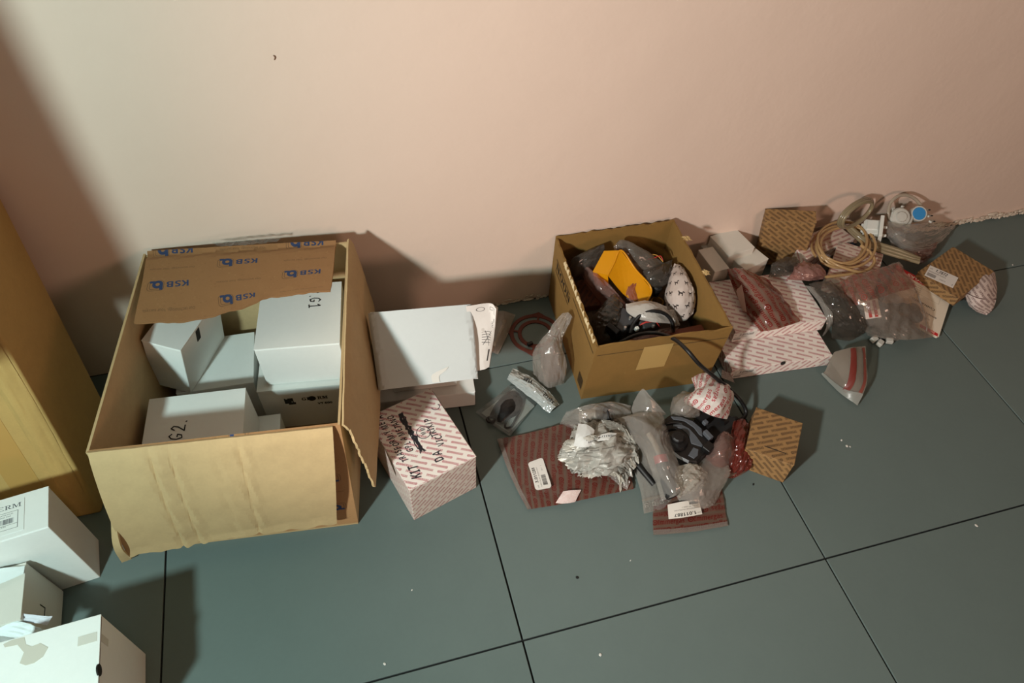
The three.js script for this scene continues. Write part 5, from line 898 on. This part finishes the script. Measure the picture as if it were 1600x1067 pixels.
{
  const rows = [[[1.542,0.052,0.21], [1.556,0.054,0.22], [1.572,0.048,0.234]], [[1.49,0.052,0.25], [1.509,0.06,0.267], [1.542,0.045,0.278]], [[1.456,0.044,0.27], [1.472,0.052,0.301], [1.525,0.036,0.304]], [[1.46,0.024,0.293], [1.473,0.026,0.311], [1.517,0.016,0.317]], [[1.478,0.008,0.295], [1.487,0.006,0.313], [1.501,0.004,0.324]]];
  const t = thing('printed_bag', 'pale paper bag with dark rose print, rightmost of the pile under the labelled box', 'bag', V([1.541,0,0.256]));
  part(t, 'paper', bagGeo(rows, { amp: .006, f: 2, seed: 195, puff: .005, crease: .35, uv: [.07, .11] }), M.rose);
  part(t, 'fold_line', tube([[1.451,0.047,0.275], [1.464,0.054,0.305], [1.521,0.039,0.307]], .0011, 20, false, 5), std('#5a403a', .8));
  part(t, 'opening', block(V([1.461,0.032,0.278]), [.014, .014, .010], [0, .5, 0], .003), M.slit, 'dark opening');
}
{
  const rows = [[[1.103,0.1,0.214], [1.156,0.112,0.21], [1.226,0.108,0.2], [1.292,0.098,0.183]], [[1.096,0.095,0.266], [1.122,0.125,0.285], [1.203,0.118,0.271], [1.3,0.085,0.239]], [[1.12,0.06,0.302], [1.14,0.095,0.331], [1.208,0.09,0.326], [1.298,0.06,0.306]], [[1.168,0.012,0.318], [1.186,0.035,0.353], [1.236,0.03,0.365], [1.314,0.008,0.358]]];
  const S = surface(rows, { amp: .016, f: 4, seed: 197, puff: .004 });
  const t = thing('zip_bag', 'big hazy zip bag of grey-green parts with reddish stripes at its upper end', 'bag', V([1.259,0,0.257]));
  const zf = part(t, 'film', bagGeo(rows, { amp: .016, f: 4, seed: 197, puff: .004, crease: .3, nu: 48, nv: 48 }), film('#e4dbd2', { rough: .16, t: .88 }));
  part(zf, 'printed_band', grid(S, 40, 20, { v0: .02, v1: .42, u0: .03, u1: .97, lift: .001, uv: [.13, .06] }), phys('#ffffff', .25, { map: turned(T.rosy, 1.7), transmission: 1, transmissionMap: turned(T.rosyT, 1.7), thickness: 0 }), 'reddish striped band');
  part(zf, 'seal_edge', tube([[1.297,0.088,0.241], [1.294,0.075,0.285], [1.292,0.058,0.32], [1.295,0.034,0.345], [1.29,0.012,0.358]], .0016, 50, false, 6), M.sealStrip);
  const card = canvas(128, 160, (x, w, h) => { fill(x, w, h, '#cfc3ba'); x.fillStyle = '#a8433d'; x.fillRect(30, 20, 26, 132); x.fillRect(78, 14, 28, 140); });
  const s = thing('striped_card', 'small white card with two red bars inside the big zip bag', 'card', V([1.143,0.09,0.304]));
  part(s, 'sheet', thick(surface([[[1.118,0.112,0.29], [1.153,0.118,0.291]], [[1.106,0.098,0.331], [1.14,0.104,0.337]]]), 6, 6, .0006), std('#ffffff', .6, { map: card }));
  const f = thing('plastic_fittings', 'grey-green plastic fittings filling the lower half of the big zip bag', 'fitting', V([1.254,0.01,0.298]));
  const gm = std('#3a423a', .5), pr = rng(83);
  for (let i = 0; i < 10; i++) { const c = i > 5 ? mix([1.2,0.055,0.286], [1.275,0.05,0.3], (i - 6) / 3) : i % 2 ? mix([1.207,0.042,0.297], [1.275,0.042,0.314], (i - 1) / 4) : mix([1.187,0.03,0.307], [1.255,0.03,0.323], i / 4); part(f, 'fitting', lathe([[0, -.016], [.011, -.016], [.013, -.012], [.013, .004], [.017, .006], [.017, .012], [.009, .016], [0, .016]], c, [pr() - .5, .8, pr() - .3], 12), gm); }
  const m = thing('grey_plugs', 'light grey plugs poking out below the big zip bag', 'plug', V([1.195,0,0.333]));
  for (const [q, a] of [[[1.17,0.01,0.331], .3], [[1.177,0.01,0.345], .6], [[1.204,0.01,0.344], -.5]]) part(m, 'plug', block(V(q), [.016, .012, .013], [.2, a, .1], .002), M.greyPlastic);
}
{
  const rows = [[[1.024,0.045,0.366], [1.058,0.055,0.371], [1.101,0.05,0.371]], [[1.01,0.03,0.379], [1.039,0.05,0.405], [1.081,0.045,0.409]], [[1,0.012,0.391], [1.017,0.03,0.443], [1.057,0.03,0.457]], [[0.994,0.004,0.391], [1.005,0.005,0.447], [1.022,0.006,0.492]]];
  const t = thing('zip_bag', 'clear bag with a broad dark red stripe, in front of the flat boxes', 'bag', V([1.052,0,0.404]));
  const sf = part(t, 'film', bagGeo(rows, { amp: .006, f: 2.5, seed: 201, puff: .004, crease: .35, nu: 34, nv: 40 }), film('#dfd6cb', { rough: .2, t: .84 }));
  const S = surface(rows, { amp: .006, f: 2.5, seed: 201, puff: .004 });
  part(sf, 'red_stripe', grid(S, 6, 30, { u0: .50, u1: .64, v0: .04, v1: .92, lift: .001 }), std('#6e2a22', .5), 'dark red stripe'); part(sf, 'red_edge', grid(S, 4, 30, { u0: .86, u1: .96, v0: .04, v1: .94, lift: .001 }), std('#7d4238', .5), 'dull red stripe');
  part(sf, 'seal_strip', grid(S, 24, 4, { v0: .82, v1: 1, lift: .0012 }), film('#b6bab3', { rough: .35, t: .55 }), 'frosted seal strip');
}
{
  const t = thing('film_scrap', 'small scrap of whitish film at the left corner of the bottom flat box', 'scrap', V([0.782,0,0.347]));
  part(t, 'sheet', bagGeo([[[0.763,0.02,0.335], [0.778,0.02,0.35]], [[0.755,0.012,0.35], [0.784,0.004,0.366]]], { amp: .006, seed: 203, single: true, nu: 12, nv: 12 }), film('#cdbfb8', { t: .4 }));
}
// ================================================================ crumbs, a nick in the wall, mortar at its foot
{
  const r = rng(301), crumb = (label, at, s, m, group) => { const c = V(at), g = new THREE.IcosahedronGeometry(s, 0), p = g.attributes.position; const k = [1 + r() * .6, .45, .7 + r() * .4]; for (let i = 0; i < p.count; i++) p.setXYZ(i, p.getX(i) * k[0], p.getY(i) * k[1], p.getZ(i) * k[2]); g.computeVertexNormals(); g.rotateY(r() * 3); g.translate(c.x, s * .35, c.z); const t = new THREE.Mesh(g, m); t.name = numbered('crumb'); t.castShadow = t.receiveShadow = true; t.userData = { label, category: 'crumb' }; if (group) t.userData.group = group; scene.add(t); };
  const w = std('#cfcdc6', .9), k = std('#151413', .9);
  crumb('first of three white crumbs on the tile right of the brown box', [0.941,0,0.561], .0022, w, 'three white crumbs'); crumb('largest of three white crumbs on the tile right of the brown box', [0.944,0,0.577], .003, w, 'three white crumbs'); crumb('smallest of three white crumbs on the tile right of the brown box', [0.95,0,0.58], .0016, w, 'three white crumbs');
  crumb('lone black crumb in the middle of the front tile', [0.292,0,0.706], .0026, k); crumb('thin white chip near the lower edge of the photo', [0.287,0,0.846], .0026, w); crumb('white speck on the tile in front of the open carton', [-.007,0,0.653], .0018, w); crumb('white speck on the tile at the far right', [1.094,0,0.804], .0026, w); crumb('white speck near the joint at the lower left', [-.074,0,0.767], .0022, w); crumb('dark speck below the red striped bag corner', [0.704,0,0.611], .0022, k); crumb('white dust crumb on the floor near the wall at the right', [1.702,0,0.182], .0024, w); crumb('tiny pale speck left of the black crumb', [0.4,0,0.7], .0014, w);
  const n = thing('wall_nick', 'small dark curved nick in the plaster high on the wall', 'nick', V([-.066,0.685,0]));
  part(n, 'nick', tube([[-.067,0.689,0], [-.065,0.686,0.001], [-.067,0.681,0]], .0012, 10, false, 5), std('#7a5c48', .9));
}
{
  const r = rng(311), l = [], put = (x0, x1, n, s0, s1) => { for (let i = 0; i < n; i++) { const x = x0 + (x1 - x0) * r(), s = s0 + (s1 - s0) * r() * r(), g = new THREE.IcosahedronGeometry(s, 0); g.scale(1.5 + r(), .7, .6); g.rotateY(r() * .6); g.translate(x, s * .4 + r() * r() * .016, .001 + r() * .004); l.push(g); } };
  put(1.42, 2.0, 260, .003, .011); put(.24, .46, 70, .002, .006); put(1.0, 1.42, 60, .002, .005);
  const m = new THREE.Mesh(merge(l), std('#c9bcab', .95)); m.name = 'mortar_crumbs'; m.userData = { kind: 'stuff', label: 'rough crumbs of pale mortar where the wall meets the floor', category: 'mortar' }; m.castShadow = m.receiveShadow = true; scene.add(m);
}
renderer.render(scene, camera);
